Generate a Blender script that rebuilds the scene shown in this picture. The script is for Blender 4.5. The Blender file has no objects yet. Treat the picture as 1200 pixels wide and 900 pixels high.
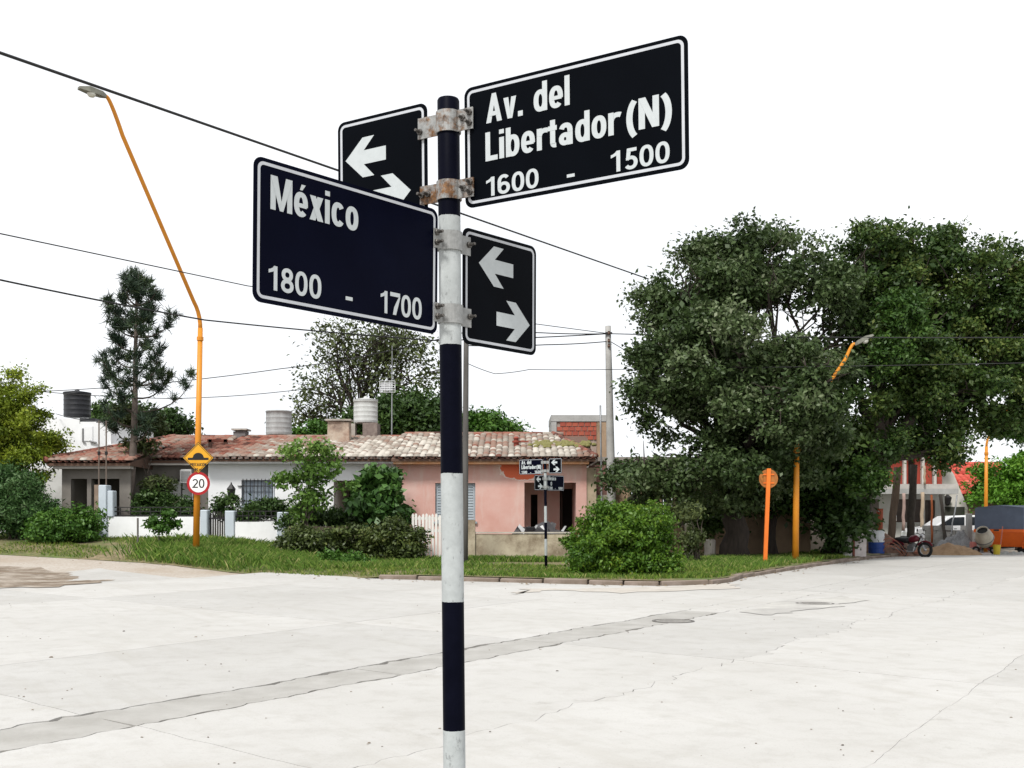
import bpy, math, random
import numpy as np
from mathutils import Vector, Matrix, noise as mnoise
R = math.radians
random.seed(7)
SC = bpy.context.scene
COL = SC.collection
# ------------------------------------------------------------------ camera, sky, sun, exposure
F, HOR, H = 1300.0, 605.0, 1.46          # focal length (px at 1200 wide), horizon row, eye height (m)
cam = bpy.data.objects.new('camera', bpy.data.cameras.new('camera'))
COL.objects.link(cam)
cam.location = (0, 0, H); cam.rotation_euler = (R(90), 0, 0)
cam.data.sensor_width = 36; cam.data.lens = F/1200*36
cam.data.shift_y = (HOR-450)/1200
cam.data.clip_start = .05; cam.data.clip_end = 4000
SC.camera = cam
SUN_EL, SUN_AZ = R(52), R(203)             # azimuth clockwise from +Y (the view direction)
world = bpy.data.worlds.new('World'); SC.world = world; world.use_nodes = True
wn, wl = world.node_tree.nodes, world.node_tree.links
wn.clear()
sky = wn.new('ShaderNodeTexSky'); sky.sky_type = 'NISHITA'; sky.sun_disc = False
sky.sun_elevation = SUN_EL; sky.sun_rotation = SUN_AZ; sky.dust_density = 3; sky.altitude = 300
hs = wn.new('ShaderNodeHueSaturation'); hs.inputs['Saturation'].default_value = .15
mx = wn.new('ShaderNodeMix'); mx.data_type = 'RGBA'; mx.inputs[0].default_value = .7
cn = wn.new('ShaderNodeTexNoise'); cn.inputs['Scale'].default_value = 2.2; cn.inputs['Detail'].default_value = 6
cr = wn.new('ShaderNodeValToRGB')
cr.color_ramp.elements[0].position = .3; cr.color_ramp.elements[0].color = (8.6, 8.9, 9.3, 1)
cr.color_ramp.elements[1].position = .7; cr.color_ramp.elements[1].color = (10.6, 10.7, 10.9, 1)
bg = wn.new('ShaderNodeBackground'); bg.inputs['Strength'].default_value = .09
wo = wn.new('ShaderNodeOutputWorld')
wl.new(sky.outputs[0], hs.inputs['Color']); wl.new(hs.outputs[0], mx.inputs['A'])
wl.new(cn.outputs['Fac'], cr.inputs[0]); wl.new(cr.outputs[0], mx.inputs['B'])
wl.new(mx.outputs['Result'], bg.inputs['Color']); wl.new(bg.outputs[0], wo.inputs['Surface'])
sunl = bpy.data.lights.new('sun', 'SUN'); sunl.energy = 2.4; sunl.angle = R(12); sunl.color = (1, .97, .92)
sun = bpy.data.objects.new('sun', sunl); COL.objects.link(sun)
sdir = Vector((math.sin(SUN_AZ)*math.cos(SUN_EL), math.cos(SUN_AZ)*math.cos(SUN_EL), math.sin(SUN_EL)))
sun.rotation_euler = sdir.to_track_quat('Z', 'Y').to_euler(); sun.location = sdir*60
SC.view_settings.view_transform = 'Standard'; SC.view_settings.look = 'None'
SC.view_settings.exposure = .66; SC.view_settings.gamma = 1; SC.view_settings.use_curve_mapping = False
SC.render.engine = 'CYCLES'
SC.cycles.max_bounces = 8; SC.cycles.diffuse_bounces = 3; SC.cycles.transparent_max_bounces = 8

# ------------------------------------------------------------------ terrain and survey helpers
def S(t):
    t = min(1, max(0, t)); return t*t*(3-2*t)
def T(x, y):                                # the land rises gently to the left behind the crossing
    return .7*S((-3-x)/8)*S((y-26)/11)
def W(px, py, Y):                           # a surveyed point: picture column/row at a known distance
    return Vector(((px-600)/F*Y, Y, H+(HOR-py)/F*Y))
def WX(px, Y): return (px-600)/F*Y
def WZ(py, Y): return H+(HOR-py)/F*Y
VG = .12                                    # verge stands this far above the road
def gv(x, y): return T(x, y)+VG

# ------------------------------------------------------------------ materials
MATS = {}
def lin(c):
    if isinstance(c, str):
        c = tuple(int(c[i:i+2], 16)/255 for i in (0, 2, 4))
        return tuple(v/12.92 if v <= .04045 else ((v+.055)/1.055)**2.4 for v in c)+(1,)
    return tuple(c)+(1,)
def new_mat(name):
    m = bpy.data.materials.new(name); m.use_nodes = True
    n = m.node_tree.nodes; l = m.node_tree.links
    return m, n, l, n['Principled BSDF']
def tex(n, l, kind='ShaderNodeTexNoise', scale=5, detail=5, rough=.6, vec=None, coord='Object', stretch=None):
    t = n.new(kind); t.inputs['Scale'].default_value = scale
    if 'Detail' in t.inputs: t.inputs['Detail'].default_value = detail
    if 'Roughness' in t.inputs: t.inputs['Roughness'].default_value = rough
    if vec is None:
        tc = n.new('ShaderNodeTexCoord'); vec = tc.outputs[coord]
    if stretch:
        mp = n.new('ShaderNodeMapping'); mp.inputs['Scale'].default_value = stretch
        l.new(vec, mp.inputs['Vector']); vec = mp.outputs[0]
    l.new(vec, t.inputs['Vector'])
    return t
def ramp(n, l, src, stops):
    r = n.new('ShaderNodeValToRGB'); e = r.color_ramp.elements
    while len(e) < len(stops): e.new(.5)
    for i, (p, c) in enumerate(stops):
        e[i].position = p; e[i].color = lin(c)
    l.new(src, r.inputs[0]); return r
def mixc(n, l, fac, a, b):
    m = n.new('ShaderNodeMix'); m.data_type = 'RGBA'
    for s, v in ((0, fac), ('A', a), ('B', b)):
        if hasattr(v, 'links'): l.new(v, m.inputs[s])
        elif s == 0: m.inputs[0].default_value = v
        else: m.inputs[s].default_value = lin(v)
    return m.outputs['Result']
def bump(n, l, bs, src, strength=.3, dist=.01):
    b = n.new('ShaderNodeBump'); b.inputs['Strength'].default_value = strength; b.inputs['Distance'].default_value = dist
    l.new(src, b.inputs['Height']); l.new(b.outputs[0], bs.inputs['Normal'])
def M(name, c1, c2=None, rough=.7, scale=4, metal=0, bmp=.15, dirt=None, dirt_amt=.5, stretch=None, spec=.3):
    """plain material: two-tone noise, a little relief, optional dirt blotches"""
    if name in MATS: return MATS[name]
    m, n, l, bs = new_mat(name)
    if c2 is None: c2 = tuple(v*.82 for v in lin(c1)[:3])
    t = tex(n, l, scale=scale, stretch=stretch)
    col = ramp(n, l, t.outputs['Fac'], [(.32, c1), (.68, c2)]).outputs[0]
    if dirt:
        t2 = tex(n, l, scale=scale*.45, detail=9, rough=.72)
        f = ramp(n, l, t2.outputs['Fac'], [(1-dirt_amt-.08, (0, 0, 0)), (1-dirt_amt+.12, (1, 1, 1))]).outputs[0]
        col = mixc(n, l, f, col, dirt)
    l.new(col, bs.inputs['Base Color'])
    bs.inputs['Roughness'].default_value = rough; bs.inputs['Metallic'].default_value = metal
    bs.inputs['Specular IOR Level'].default_value = spec
    if bmp:
        t3 = tex(n, l, scale=scale*9, detail=4)
        bump(n, l, bs, t3.outputs['Fac'], bmp, .01)
    MATS[name] = m; return m
def MA(name, stops, rough=.7, trans=0, attr='rnd', bmp=0, spec=.25):
    """colour picked per piece from the 'rnd' attribute (leaves, tiles, blades)"""
    if name in MATS: return MATS[name]
    m, n, l, bs = new_mat(name)
    a = n.new('ShaderNodeAttribute'); a.attribute_name = attr
    c = ramp(n, l, a.outputs['Fac'], stops).outputs[0]
    l.new(c, bs.inputs['Base Color']); bs.inputs['Roughness'].default_value = rough
    bs.inputs['Specular IOR Level'].default_value = spec
    if bmp:
        t3 = tex(n, l, scale=18, detail=4); bump(n, l, bs, t3.outputs['Fac'], bmp, .01)
    if trans:
        tr = n.new('ShaderNodeBsdfTranslucent'); l.new(c, tr.inputs['Color'])
        ms = n.new('ShaderNodeMixShader'); ms.inputs[0].default_value = trans
        l.new(bs.outputs[0], ms.inputs[1]); l.new(tr.outputs[0], ms.inputs[2])
        l.new(ms.outputs[0], n['Material Output'].inputs['Surface'])
    MATS[name] = m; return m

# ------------------------------------------------------------------ mesh builder
class MB:
    def __init__(s): s.v = []; s.f = []; s.r = []; s.rn = 0.5
    def add(s, vs, fs):
        b = len(s.v); s.v += [tuple(p) for p in vs]; s.f += [tuple(i+b for i in q) for q in fs]; s.r += [s.rn]*len(vs)
        return s
    def box(s, x0, x1, y0, y1, z0, z1, jit=0):
        P = [(x, y, z) for z in (z0, z1) for y in (y0, y1) for x in (x0, x1)]
        if jit: P = [(a+random.uniform(-jit, jit), b+random.uniform(-jit, jit), c+random.uniform(-jit, jit)) for a, b, c in P]
        return s.add(P, [(0, 2, 3, 1), (4, 5, 7, 6), (0, 1, 5, 4), (2, 6, 7, 3), (0, 4, 6, 2), (1, 3, 7, 5)])
    def bevbox(s, x0, x1, y0, y1, z0, z1, b):
        """box with chamfered vertical and top edges"""
        def ring(i, z): return [(x0+i+b, y0+i, z), (x1-i-b, y0+i, z), (x1-i, y0+i+b, z), (x1-i, y1-i-b, z), (x1-i-b, y1-i, z), (x0+i+b, y1-i, z), (x0+i, y1-i-b, z), (x0+i, y0+i+b, z)]
        P = ring(0, z0)+ring(0, z1-b)+ring(b, z1)
        fs = [tuple(range(7, -1, -1)), tuple(range(16, 24))]
        for k in (0, 8):
            fs += [(k+i, k+(i+1) % 8, k+8+(i+1) % 8, k+8+i) for i in range(8)]
        return s.add(P, fs)
    def prism(s, pts, fr, t):
        """polygon pts (u,v) in frame fr=(origin,U,V,N), thickness t along N"""
        o, U, V, N = [Vector(q) for q in fr]; n = len(pts)
        a = [o+U*p[0]+V*p[1] for p in pts]; b = [p+N*t for p in a]
        return s.add(a+b, [tuple(range(n-1, -1, -1)), tuple(range(n, 2*n))]+[(i, (i+1) % n, n+(i+1) % n, n+i) for i in range(n)])
    def tube(s, pts, rad, seg=8, cap=True):
        pts = [Vector(p) for p in pts]; n = len(pts)
        if not hasattr(rad, '__len__'): rad = [rad]*n
        P = []; up = None
        for i, p in enumerate(pts):
            d = (pts[min(i+1, n-1)]-pts[max(i-1, 0)])
            d = d.normalized() if d.length > 1e-9 else Vector((0, 0, 1))
            if up is None: up = Vector((1, 0, 0)) if abs(d.x) < .8 else Vector((0, 1, 0))
            a = (up-d*up.dot(d)).normalized(); b = d.cross(a); up = a
            for k in range(seg):
                t = 2*math.pi*k/seg; P.append(p+(a*math.cos(t)+b*math.sin(t))*rad[i])
        fs = [(i*seg+k, i*seg+(k+1) % seg, (i+1)*seg+(k+1) % seg, (i+1)*seg+k) for i in range(n-1) for k in range(seg)]
        if cap: fs += [tuple(range(seg-1, -1, -1)), tuple((n-1)*seg+k for k in range(seg))]
        return s.add(P, fs)
    def lathe(s, c, prof, seg=20, axis=None, sx=1):
        """profile (radius, height) round an axis through c"""
        c = Vector(c); ax = Vector(axis or (0, 0, 1)).normalized()
        a = (Vector((1, 0, 0)) if abs(ax.x) < .8 else Vector((0, 1, 0))); a = (a-ax*a.dot(ax)).normalized(); b = ax.cross(a)
        P = [c+ax*h+(a*math.cos(2*math.pi*k/seg)+b*math.sin(2*math.pi*k/seg))*r for r, h in prof for k in range(seg)]
        n = len(prof)
        fs = [(i*seg+k, i*seg+(k+1) % seg, (i+1)*seg+(k+1) % seg, (i+1)*seg+k) for i in range(n-1) for k in range(seg)]
        fs += [tuple(range(seg-1, -1, -1)), tuple((n-1)*seg+k for k in range(seg))]
        return s.add(P, fs)
    def torus(s, c, axis, r, rr, seg=20, sub=7):
        c = Vector(c); ax = Vector(axis).normalized()
        a = (Vector((0, 0, 1)) if abs(ax.z) < .8 else Vector((1, 0, 0))); a = (a-ax*a.dot(ax)).normalized(); b = ax.cross(a)
        P = []
        for k in range(seg):
            t = 2*math.pi*k/seg; d = a*math.cos(t)+b*math.sin(t)
            for j in range(sub):
                u = 2*math.pi*j/sub; P.append(c+d*(r+rr*math.cos(u))+ax*rr*math.sin(u))
        return s.add(P, [(k*sub+j, ((k+1) % seg)*sub+j, ((k+1) % seg)*sub+(j+1) % sub, k*sub+(j+1) % sub) for k in range(seg) for j in range(sub)])
    def build(s, name, mat, parent=None, loc=None, smooth=False, label=None, kind=None):
        """ONE mesh object. Points are world points; under a thing they become local to that thing's base."""
        me = bpy.data.meshes.new(name)
        root = parent
        while root is not None and root.parent is not None: root = root.parent
        off = Vector(root.location) if root is not None else Vector(loc or (0, 0, 0))
        if parent is not None and root is not parent:
            pass
        vs = np.array(s.v, dtype=np.float64)-np.array(off)
        me.from_pydata(vs.tolist(), [], s.f)
        me.validate(); me.update()
        if len(set(s.r)) > 1 and len(me.vertices) == len(s.r):
            at = me.attributes.new('rnd', 'FLOAT', 'POINT'); at.data.foreach_set('value', np.array(s.r, dtype=np.float32))
        if smooth: me.shade_smooth()
        o = bpy.data.objects.new(name, me); COL.objects.link(o)
        if mat: me.materials.append(mat)
        if parent is not None: o.parent = parent
        elif loc is not None: o.location = loc
        if label: o['label'] = label
        if kind: o['kind'] = kind
        return o
def thing(name, label, cat, loc=(0, 0, 0), group=None):
    o = bpy.data.objects.new(name, None); COL.objects.link(o); o.location = loc
    o.empty_display_size = .2
    return tag(o, label, cat, group)
def tag(o, label, cat=None, group=None, kind=None):
    o['label'] = label
    if cat: o['category'] = cat
    if group: o['group'] = group
    if kind: o['kind'] = kind
    return o
def box(name, mat, parent, *a, **k):
    b = MB(); b.box(*a); return b.build(name, mat, parent, **k)
def np_obj(name, v, faces, rnd, mat, parent, kind=None):
    """fast mesh from numpy arrays; faces = (n,k) index array"""
    root = parent
    while root is not None and root.parent is not None: root = root.parent
    if root is not None: v = v-np.array(root.location)
    me = bpy.data.meshes.new(name); n, k = faces.shape
    me.vertices.add(len(v)); me.vertices.foreach_set('co', v.astype(np.float32).ravel())
    me.loops.add(n*k); me.loops.foreach_set('vertex_index', faces.astype(np.int32).ravel())
    me.polygons.add(n); me.polygons.foreach_set('loop_start', np.arange(0, n*k, k, dtype=np.int32))
    me.update(calc_edges=True)
    at = me.attributes.new('rnd', 'FLOAT', 'POINT'); at.data.foreach_set('value', rnd.astype(np.float32))
    me.materials.append(mat)
    o = bpy.data.objects.new(name, me); COL.objects.link(o)
    if parent is not None: o.parent = parent
    if kind: o['kind'] = kind
    return o
def wall_grid(x0, x1, y0, y1, z0, z1, holes):
    """a wall slab (thickness y0..y1) with rectangular openings (xa,xb,za,zb)"""
    b = MB()
    xs = sorted({x0, x1, *[h[0] for h in holes], *[h[1] for h in holes]}); zs = sorted({z0, z1, *[h[2] for h in holes], *[h[3] for h in holes]})
    xs = [x for x in xs if x0 <= x <= x1]; zs = [z for z in zs if z0 <= z <= z1]
    def solid(i, j):
        if not (0 <= i < len(xs)-1 and 0 <= j < len(zs)-1): return False
        xm, zm = (xs[i]+xs[i+1])/2, (zs[j]+zs[j+1])/2
        return not any(h[0] < xm < h[1] and h[2] < zm < h[3] for h in holes)
    for i in range(len(xs)-1):
        for j in range(len(zs)-1):
            if not solid(i, j): continue
            a, c, d, e = xs[i], xs[i+1], zs[j], zs[j+1]
            b.add([(a, y0, d), (c, y0, d), (c, y0, e), (a, y0, e)], [(0, 1, 2, 3)])
            b.add([(a, y1, d), (c, y1, d), (c, y1, e), (a, y1, e)], [(3, 2, 1, 0)])
            if not solid(i-1, j): b.add([(a, y0, d), (a, y1, d), (a, y1, e), (a, y0, e)], [(3, 2, 1, 0)])
            if not solid(i+1, j): b.add([(c, y0, d), (c, y1, d), (c, y1, e), (c, y0, e)], [(0, 1, 2, 3)])
            if not solid(i, j-1): b.add([(a, y0, d), (c, y0, d), (c, y1, d), (a, y1, d)], [(3, 2, 1, 0)])
            if not solid(i, j+1): b.add([(a, y0, e), (c, y0, e), (c, y1, e), (a, y1, e)], [(0, 1, 2, 3)])
    return b

# ------------------------------------------------------------------ the ground, the road
def mat_concrete():
    m, n, l, bs = new_mat('sun_bleached_concrete')
    gi = n.new('ShaderNodeNewGeometry'); pos = gi.outputs['Position']
    t1 = tex(n, l, scale=.35, detail=6, vec=pos); t2 = tex(n, l, scale=3, detail=8, rough=.7, vec=pos)
    t3 = tex(n, l, scale=60, detail=3, vec=pos)
    oi = n.new('ShaderNodeObjectInfo')
    c = ramp(n, l, t1.outputs['Fac'], [(.3, (.385, .375, .355)), (.7, (.445, .437, .42))]).outputs[0]
    f2 = ramp(n, l, t2.outputs['Fac'], [(.48, (0, 0, 0)), (.75, (.55, .55, .55))]).outputs[0]
    c = mixc(n, l, f2, c, (.30, .285, .26))
    f3 = ramp(n, l, t3.outputs['Fac'], [(.3, (.5, .5, .5)), (.42, (0, 0, 0))]).outputs[0]
    c = mixc(n, l, f3, c, (.27, .26, .24))
    # tyre-worn streaks along the two streets
    rotv = n.new('ShaderNodeMapping'); rotv.inputs['Rotation'].default_value = (0, 0, R(-32)); l.new(pos, rotv.inputs['Vector'])
    t4 = tex(n, l, scale=1.2, detail=7, rough=.7, vec=rotv.outputs[0], stretch=(2.6, .22, 1))
    f4 = ramp(n, l, t4.outputs['Fac'], [(.52, (0, 0, 0)), (.74, (.55, .55, .55))]).outputs[0]
    c = mixc(n, l, f4, c, (.345, .33, .30))
    t6 = tex(n, l, scale=1.0, detail=8, rough=.75, vec=rotv.outputs[0], stretch=(.25, 2.4, 1))
    f6 = ramp(n, l, t6.outputs['Fac'], [(.55, (0, 0, 0)), (.76, (.5, .5, .5))]).outputs[0]
    c = mixc(n, l, f6, c, (.36, .345, .31))
    # small dark stones and spots
    t5 = tex(n, l, 'ShaderNodeTexVoronoi', scale=1.6, vec=pos)
    f5 = ramp(n, l, t5.outputs['Distance'], [(.018, (.7, .7, .7)), (.04, (0, 0, 0))]).outputs[0]
    c = mixc(n, l, f5, c, (.16, .14, .12))
    # exposed aggregate and pitting
    t7 = tex(n, l, 'ShaderNodeTexVoronoi', scale=38, vec=pos); t8 = tex(n, l, scale=2.0, detail=6, rough=.7, vec=pos)
    f7 = ramp(n, l, t7.outputs['Distance'], [(.16, (1, 1, 1)), (.26, (0, 0, 0))]).outputs[0]
    f8 = ramp(n, l, t8.outputs['Fac'], [(.42, (0, 0, 0)), (.6, (1, 1, 1))]).outputs[0]
    mm = n.new('ShaderNodeMath'); mm.operation = 'MULTIPLY'; l.new(f7, mm.inputs[0]); l.new(f8, mm.inputs[1])
    c = mixc(n, l, mm.outputs[0], c, (.22, .205, .185))
    # old spills and drips
    t9 = tex(n, l, scale=.9, detail=9, rough=.78, vec=pos); f9 = ramp(n, l, t9.outputs['Fac'], [(.60, (0, 0, 0)), (.70, (.6, .6, .6))]).outputs[0]
    c = mixc(n, l, f9, c, (.25, .235, .21))
    hv = n.new('ShaderNodeHueSaturation'); l.new(c, hv.inputs['Color'])
    mr = n.new('ShaderNodeMapRange'); mr.inputs['To Min'].default_value = .93; mr.inputs['To Max'].default_value = 1.05
    l.new(oi.outputs['Random'], mr.inputs[0]); l.new(mr.outputs[0], hv.inputs['Value'])
    l.new(hv.outputs[0], bs.inputs['Base Color'])
    bs.inputs['Roughness'].default_value = .8; bs.inputs['Specular IOR Level'].default_value = .2
    bump(n, l, bs, t2.outputs['Fac'], .25, .01)
    return m
CONC = mat_concrete()
def mat_ground():
    m, n, l, bs = new_mat('dusty_ground')
    gi = n.new('ShaderNodeNewGeometry'); pos = gi.outputs['Position']
    t1 = tex(n, l, scale=.25, detail=8, rough=.65, vec=pos); t2 = tex(n, l, scale=14, detail=6, vec=pos)
    c = ramp(n, l, t1.outputs['Fac'], [(.35, (.30, .24, .18)), (.52, (.38, .34, .295)), (.7, (.43, .40, .36))]).outputs[0]
    f = ramp(n, l, t2.outputs['Fac'], [(.4, (.5, .5, .5)), (.6, (0, 0, 0))]).outputs[0]
    c = mixc(n, l, f, c, (.26, .21, .16))
    l.new(c, bs.inputs['Base Color']); bs.inputs['Roughness'].default_value = .95
    bump(n, l, bs, t2.outputs['Fac'], .5, .03); return m
g = MB()
gx = [-1500, -500, -150, -80]+list(np.arange(-50, 51, 2.0))+[80, 150, 500, 1500]
gy = [-60, -20]+list(np.arange(-4, 70, 2.0))+[100, 200, 600, 2500]
g.add([(x, y, T(x, y)-.05) for y in gy for x in gx], [(j*len(gx)+i, j*len(gx)+i+1, (j+1)*len(gx)+i+1, (j+1)*len(gx)+i) for j in range(len(gy)-1) for i in range(len(gx)-1)])
gr = g.build('ground', mat_ground(), smooth=True, kind='structure')

# kerb line of the far corner: (x, y)
KERB = [(-34, 38), (-24, 34.6), (-14.8, 32.0), (-9.2, 30.0), (-4.06, 26.4), (1.64, 23.75), (3.1, 23.3), (4.2, 23.7), (4.8, 24.6), (5.4, 26.2), (8.6, 32.0), (12.3, 38.2), (16.5, 43.6), (24, 53), (40, 70)]
def polyline(pts, step):
    out = [];
    for (a, b) in zip(pts[:-1], pts[1:]):
        a, b = Vector(a), Vector(b); n = max(1, round((b-a).length/step))
        out += [a+(b-a)*i/n for i in range(n)]
    return out+[Vector(pts[-1])]
KP = polyline(KERB, 1.0)
road = bpy.data.objects.new('road', None); COL.objects.link(road); road['kind'] = 'structure'
# slabs: joints run along two street directions
OX, OY = -3.33, 7.22
MV, LV = Vector((.537, .843)), Vector((.755, -.656))
def ab(a, b): return Vector((OX, OY))+MV*a+LV*b
A_LINES = [-12, -8, -3.6, .85, 6.8, 11.6, 17, 23, 29, 36, 43, 50]
B_LINES = [-30, -26, -22, -18, -14, -10.3, -6.8, -3.4, -.33, .33, 2.6, 5.0, 8.6, 12.4, 16, 20, 24, 28]
def wig(seed, t, amp):
    return amp*(mnoise.noise(Vector((seed*7.3, t*.9, 0)))+.6*mnoise.noise(Vector((seed*3.1, t*3.7, 5)))+.35*mnoise.noise(Vector((seed, t*11, 9))))
def bl(i, a):       # wandering position of joint line i at street coordinate a
    amp = .035
    if i in (8, 9): return B_LINES[i]+wig(i+1, a, .07)+.05*mnoise.noise(Vector((a*6.5, i, 3)))
    if i == 10: amp = .22
    return B_LINES[i]+wig(i+1, a, amp)
def al(j, b): return A_LINES[j]+wig(j+40, b, .05)
def in_verge(p):
    # behind the kerb of the far corner
    return (p.y > 23.3 and (p.x < 4.5 and p.y > 29 and p.x > -9))
def jg(i, a, g):     # half width of the open joint: broken wider in places along the channel and the crack
    nz = max(0, mnoise.noise(Vector((a*1.9, i*9.1, 7)))+.1)+.5*max(0, mnoise.noise(Vector((a*7, i*4.1, 2))))
    return (.007+.055*nz)*(1 if a < 12 else .25) if i in (8, 9) else .0018+.010*nz if i == 10 else .0015+.002*nz
count = 0
for i in range(len(B_LINES)-1):
    for j in range(len(A_LINES)-1):
        a0, a1 = A_LINES[j], A_LINES[j+1]; strip = (i == 8 and a1 < 12)
        subs = [(a0, a1)]
        if strip:
            k = 2; subs = [(a0+(a1-a0)*q/k, a0+(a1-a0)*(q+1)/k) for q in range(k)]
        for (s0, s1) in subs:
            c = ab((s0+s1)/2, (B_LINES[i]+B_LINES[i+1])/2)
            if c.y < 1.5 or c.y > 42 or abs(c.x) > c.y*.62+6: continue
            if c.x < -5 and c.y > 27.5: continue
            if c.x < 3 and c.y > 29: continue
            gap = .004 if not strip else .013
            gb = .002 if not strip and i not in (9, 10) else gap
            N = 60
            e0 = s0 == a0; e1 = s1 == a1
            bot, top = [], []
            for q in range(N+1):
                a = s0+(s1-s0)*q/N
                bot.append((a, bl(i, a)+jg(i, a, gb))); top.append((a, bl(i+1, a)-jg(i+1, a, gb)))
            NB = 14
            left = []; right = []
            for q in range(1, NB):
                w = q/NB
                left.append((s0, bot[0][1]*(1-w)+top[0][1]*w)); right.append((s1, bot[-1][1]*(1-w)+top[-1][1]*w))
            def shift(p, jj, real, sg):
                return ((al(jj, p[1]) if real else p[0])+sg*(.0055 if real else gap*.7), p[1])
            bot[0] = shift(bot[0], j, e0, 1); top[0] = shift(top[0], j, e0, 1); left = [shift(p, j, e0, 1) for p in left]
            bot[-1] = shift(bot[-1], j+1, e1, -1); top[-1] = shift(top[-1], j+1, e1, -1); right = [shift(p, j+1, e1, -1) for p in right]
            ring = bot+right+top[::-1]+left[::-1]
            ring = [ab(*p) for p in ring]
            zz = random.uniform(-.001, .001)-(.001 if strip else 0); n = len(ring)
            lift = [T(p.x, p.y) for p in ring]
            b = MB()
            b.add([(p.x, p.y, zz+t) for p, t in zip(ring, lift)]+[(p.x, p.y, -.06+t) for p, t in zip(ring, lift)], [tuple(range(n))]+[(k, n+k, n+(k+1) % n, (k+1) % n) for k in range(n)])
            # polygon winding: make the top face look up
            v = b.v; ar = sum(v[k][0]*v[(k+1) % n][1]-v[(k+1) % n][0]*v[k][1] for k in range(n))
            if ar < 0: b.f = [tuple(reversed(q)) for q in b.f]
            b.build('concrete_slab' if not strip else 'channel_slab', CONC if not strip else M('grey_channel_concrete', (.36, .35, .33), (.28, .27, .25), .85, 2.2, bmp=.6, dirt=(.26, .25, .225), dirt_amt=.36), road); count += 1

# verge: raised land behind the kerb
vb = MB(); NP = len(KP); BK = [0, .25, .6, 1.2, 2, 3, 4, 5.5, 7, 9, 12, 16, 22, 40, 70]
for p in KP:
    # push back along a direction fanning from the corner
    d = (Vector((p.x*.25+1.2, 0))-Vector((0, -26))).normalized()
    d = Vector((max(-.35, min(.12, p.x*.02)), 1)).normalized()
    for t in BK:
        q = p+d*t
        bumpz = .05*mnoise.noise(Vector((q.x*.7, q.y*.7, 3))) if t > .3 else 0
        vb.add([(q.x, q.y, gv(q.x, q.y)-(.012*(t == 0)+.15*(1-S(t/1.4))*S((-2.4-p.x)/1.5))+bumpz)], [])
nb = len(BK)
vb.f = [(i*nb+k, (i+1)*nb+k, (i+1)*nb+k+1, i*nb+k+1) for i in range(NP-1) for k in range(nb-1)]
def mat_verge():
    m, n, l, bs = new_mat('verge_soil_and_turf')
    gi = n.new('ShaderNodeNewGeometry'); pos = gi.outputs['Position']
    t1 = tex(n, l, scale=.6, detail=7, rough=.7, vec=pos); t2 = tex(n, l, scale=9, detail=6, vec=pos)
    c = ramp(n, l, t1.outputs['Fac'], [(.38, (.24, .18, .11)), (.5, (.15, .13, .055)), (.66, (.09, .14, .025))]).outputs[0]
    f = ramp(n, l, t2.outputs['Fac'], [(.4, (.6, .6, .6)), (.6, (0, 0, 0))]).outputs[0]
    c = mixc(n, l, f, c, (.06, .07, .025)); l.new(c, bs.inputs['Base Color']); bs.inputs['Roughness'].default_value = 1
    bump(n, l, bs, t2.outputs['Fac'], .6, .04); return m
verge = vb.build('verge', mat_verge(), smooth=True, kind='structure')
# kerb stones: one shared mesh, laid along the line
kerb = bpy.data.objects.new('kerb', None); COL.objects.link(kerb); kerb['kind'] = 'structure'
ks = MB(); ks.bevbox(-.485, .485, -.07, .07, -.1, .115, .02)
ks0 = ks.build('kerb_stone', M('worn_kerb_concrete', (.24, .195, .165), (.165, .13, .11), .95, 3, dirt=(.14, .11, .08), dirt_amt=.5), kerb)
first = True
for a, b in zip(KP[:-1], KP[1:]):
    if a.x < -3.6 or a.y > 46: continue
    o = ks0 if first else ks0.copy()
    if not first: COL.objects.link(o); o.parent = kerb
    first = False
    c = (a+b)/2; o.location = (c.x, c.y, T(c.x, c.y)+random.uniform(-.03, .006))
    d = b-a; o.rotation_euler = (random.uniform(-.03, .03), random.uniform(-.008, .008), math.atan2(d.y, d.x)+random.uniform(-.012, .012)); o.scale.x = d.length*.985

# manhole covers and a patched bit of road
def manhole(px, py, r, label):
    Y = F*H/(py-HOR); c = Vector((WX(px, Y), Y, 0))
    t = thing('manhole_cover', label, 'manhole cover', c, 'manhole covers in the road')
    b = MB(); b.lathe(c, [(r*1.18, .001), (r*1.18, .008), (r*1.04, .01), (r*1.04, .002)], 28); b.build('rim', M('cast_iron_rim', (.16, .15, .14), None, .6, 20, .4), t)
    b = MB(); b.lathe(c, [(r, .001), (r, .007), (r*.9, .007), (r*.88, .011), (.02, .011)], 28)
    for k in range(-3, 4):
        hw = math.sqrt(max(0, (r*.8)**2-(k*r*.2)**2)); b.box(c.x-hw, c.x+hw, c.y+k*r*.2-.012, c.y+k*r*.2+.012, .009, .015)
    b.build('lid', M('cast_iron_lid', (.20, .19, .18), (.28, .27, .25), .65, 15, .2), t)
manhole(789, 728, .25, 'round iron manhole cover near the end of the grey channel strip')
manhole(955, 707.5, .27, 'dark manhole cover farther along, in the patched strip to the right')
def patch(pts, z, seed):
    rng = random.Random(seed); P = []
    for (px, py) in pts:
        Y = F*H/(py-HOR); P.append(Vector((WX(px, Y), Y, 0)))
    ring = []
    for a, b in zip(P, P[1:]+P[:1]):
        for q in range(6):
            p = a+(b-a)*q/6; w_ = .008*p.y; ring.append((p.x+rng.uniform(-w_, w_), p.y+rng.uniform(-w_, w_), z))
    b = MB(); b.add(ring, [tuple(range(len(ring)))]); return b
PM = M('patched_asphalt_strip', (.36, .35, .33), (.30, .29, .275), .95, 2.5, bmp=.4, dirt=(.44, .43, .40), dirt_amt=.5)
pb = patch([(866, 719), (905, 706), (990, 699), (1014, 704), (960, 714), (900, 721)], .0075, 2)
pb.build('road_patch', PM, kind='structure')
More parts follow.
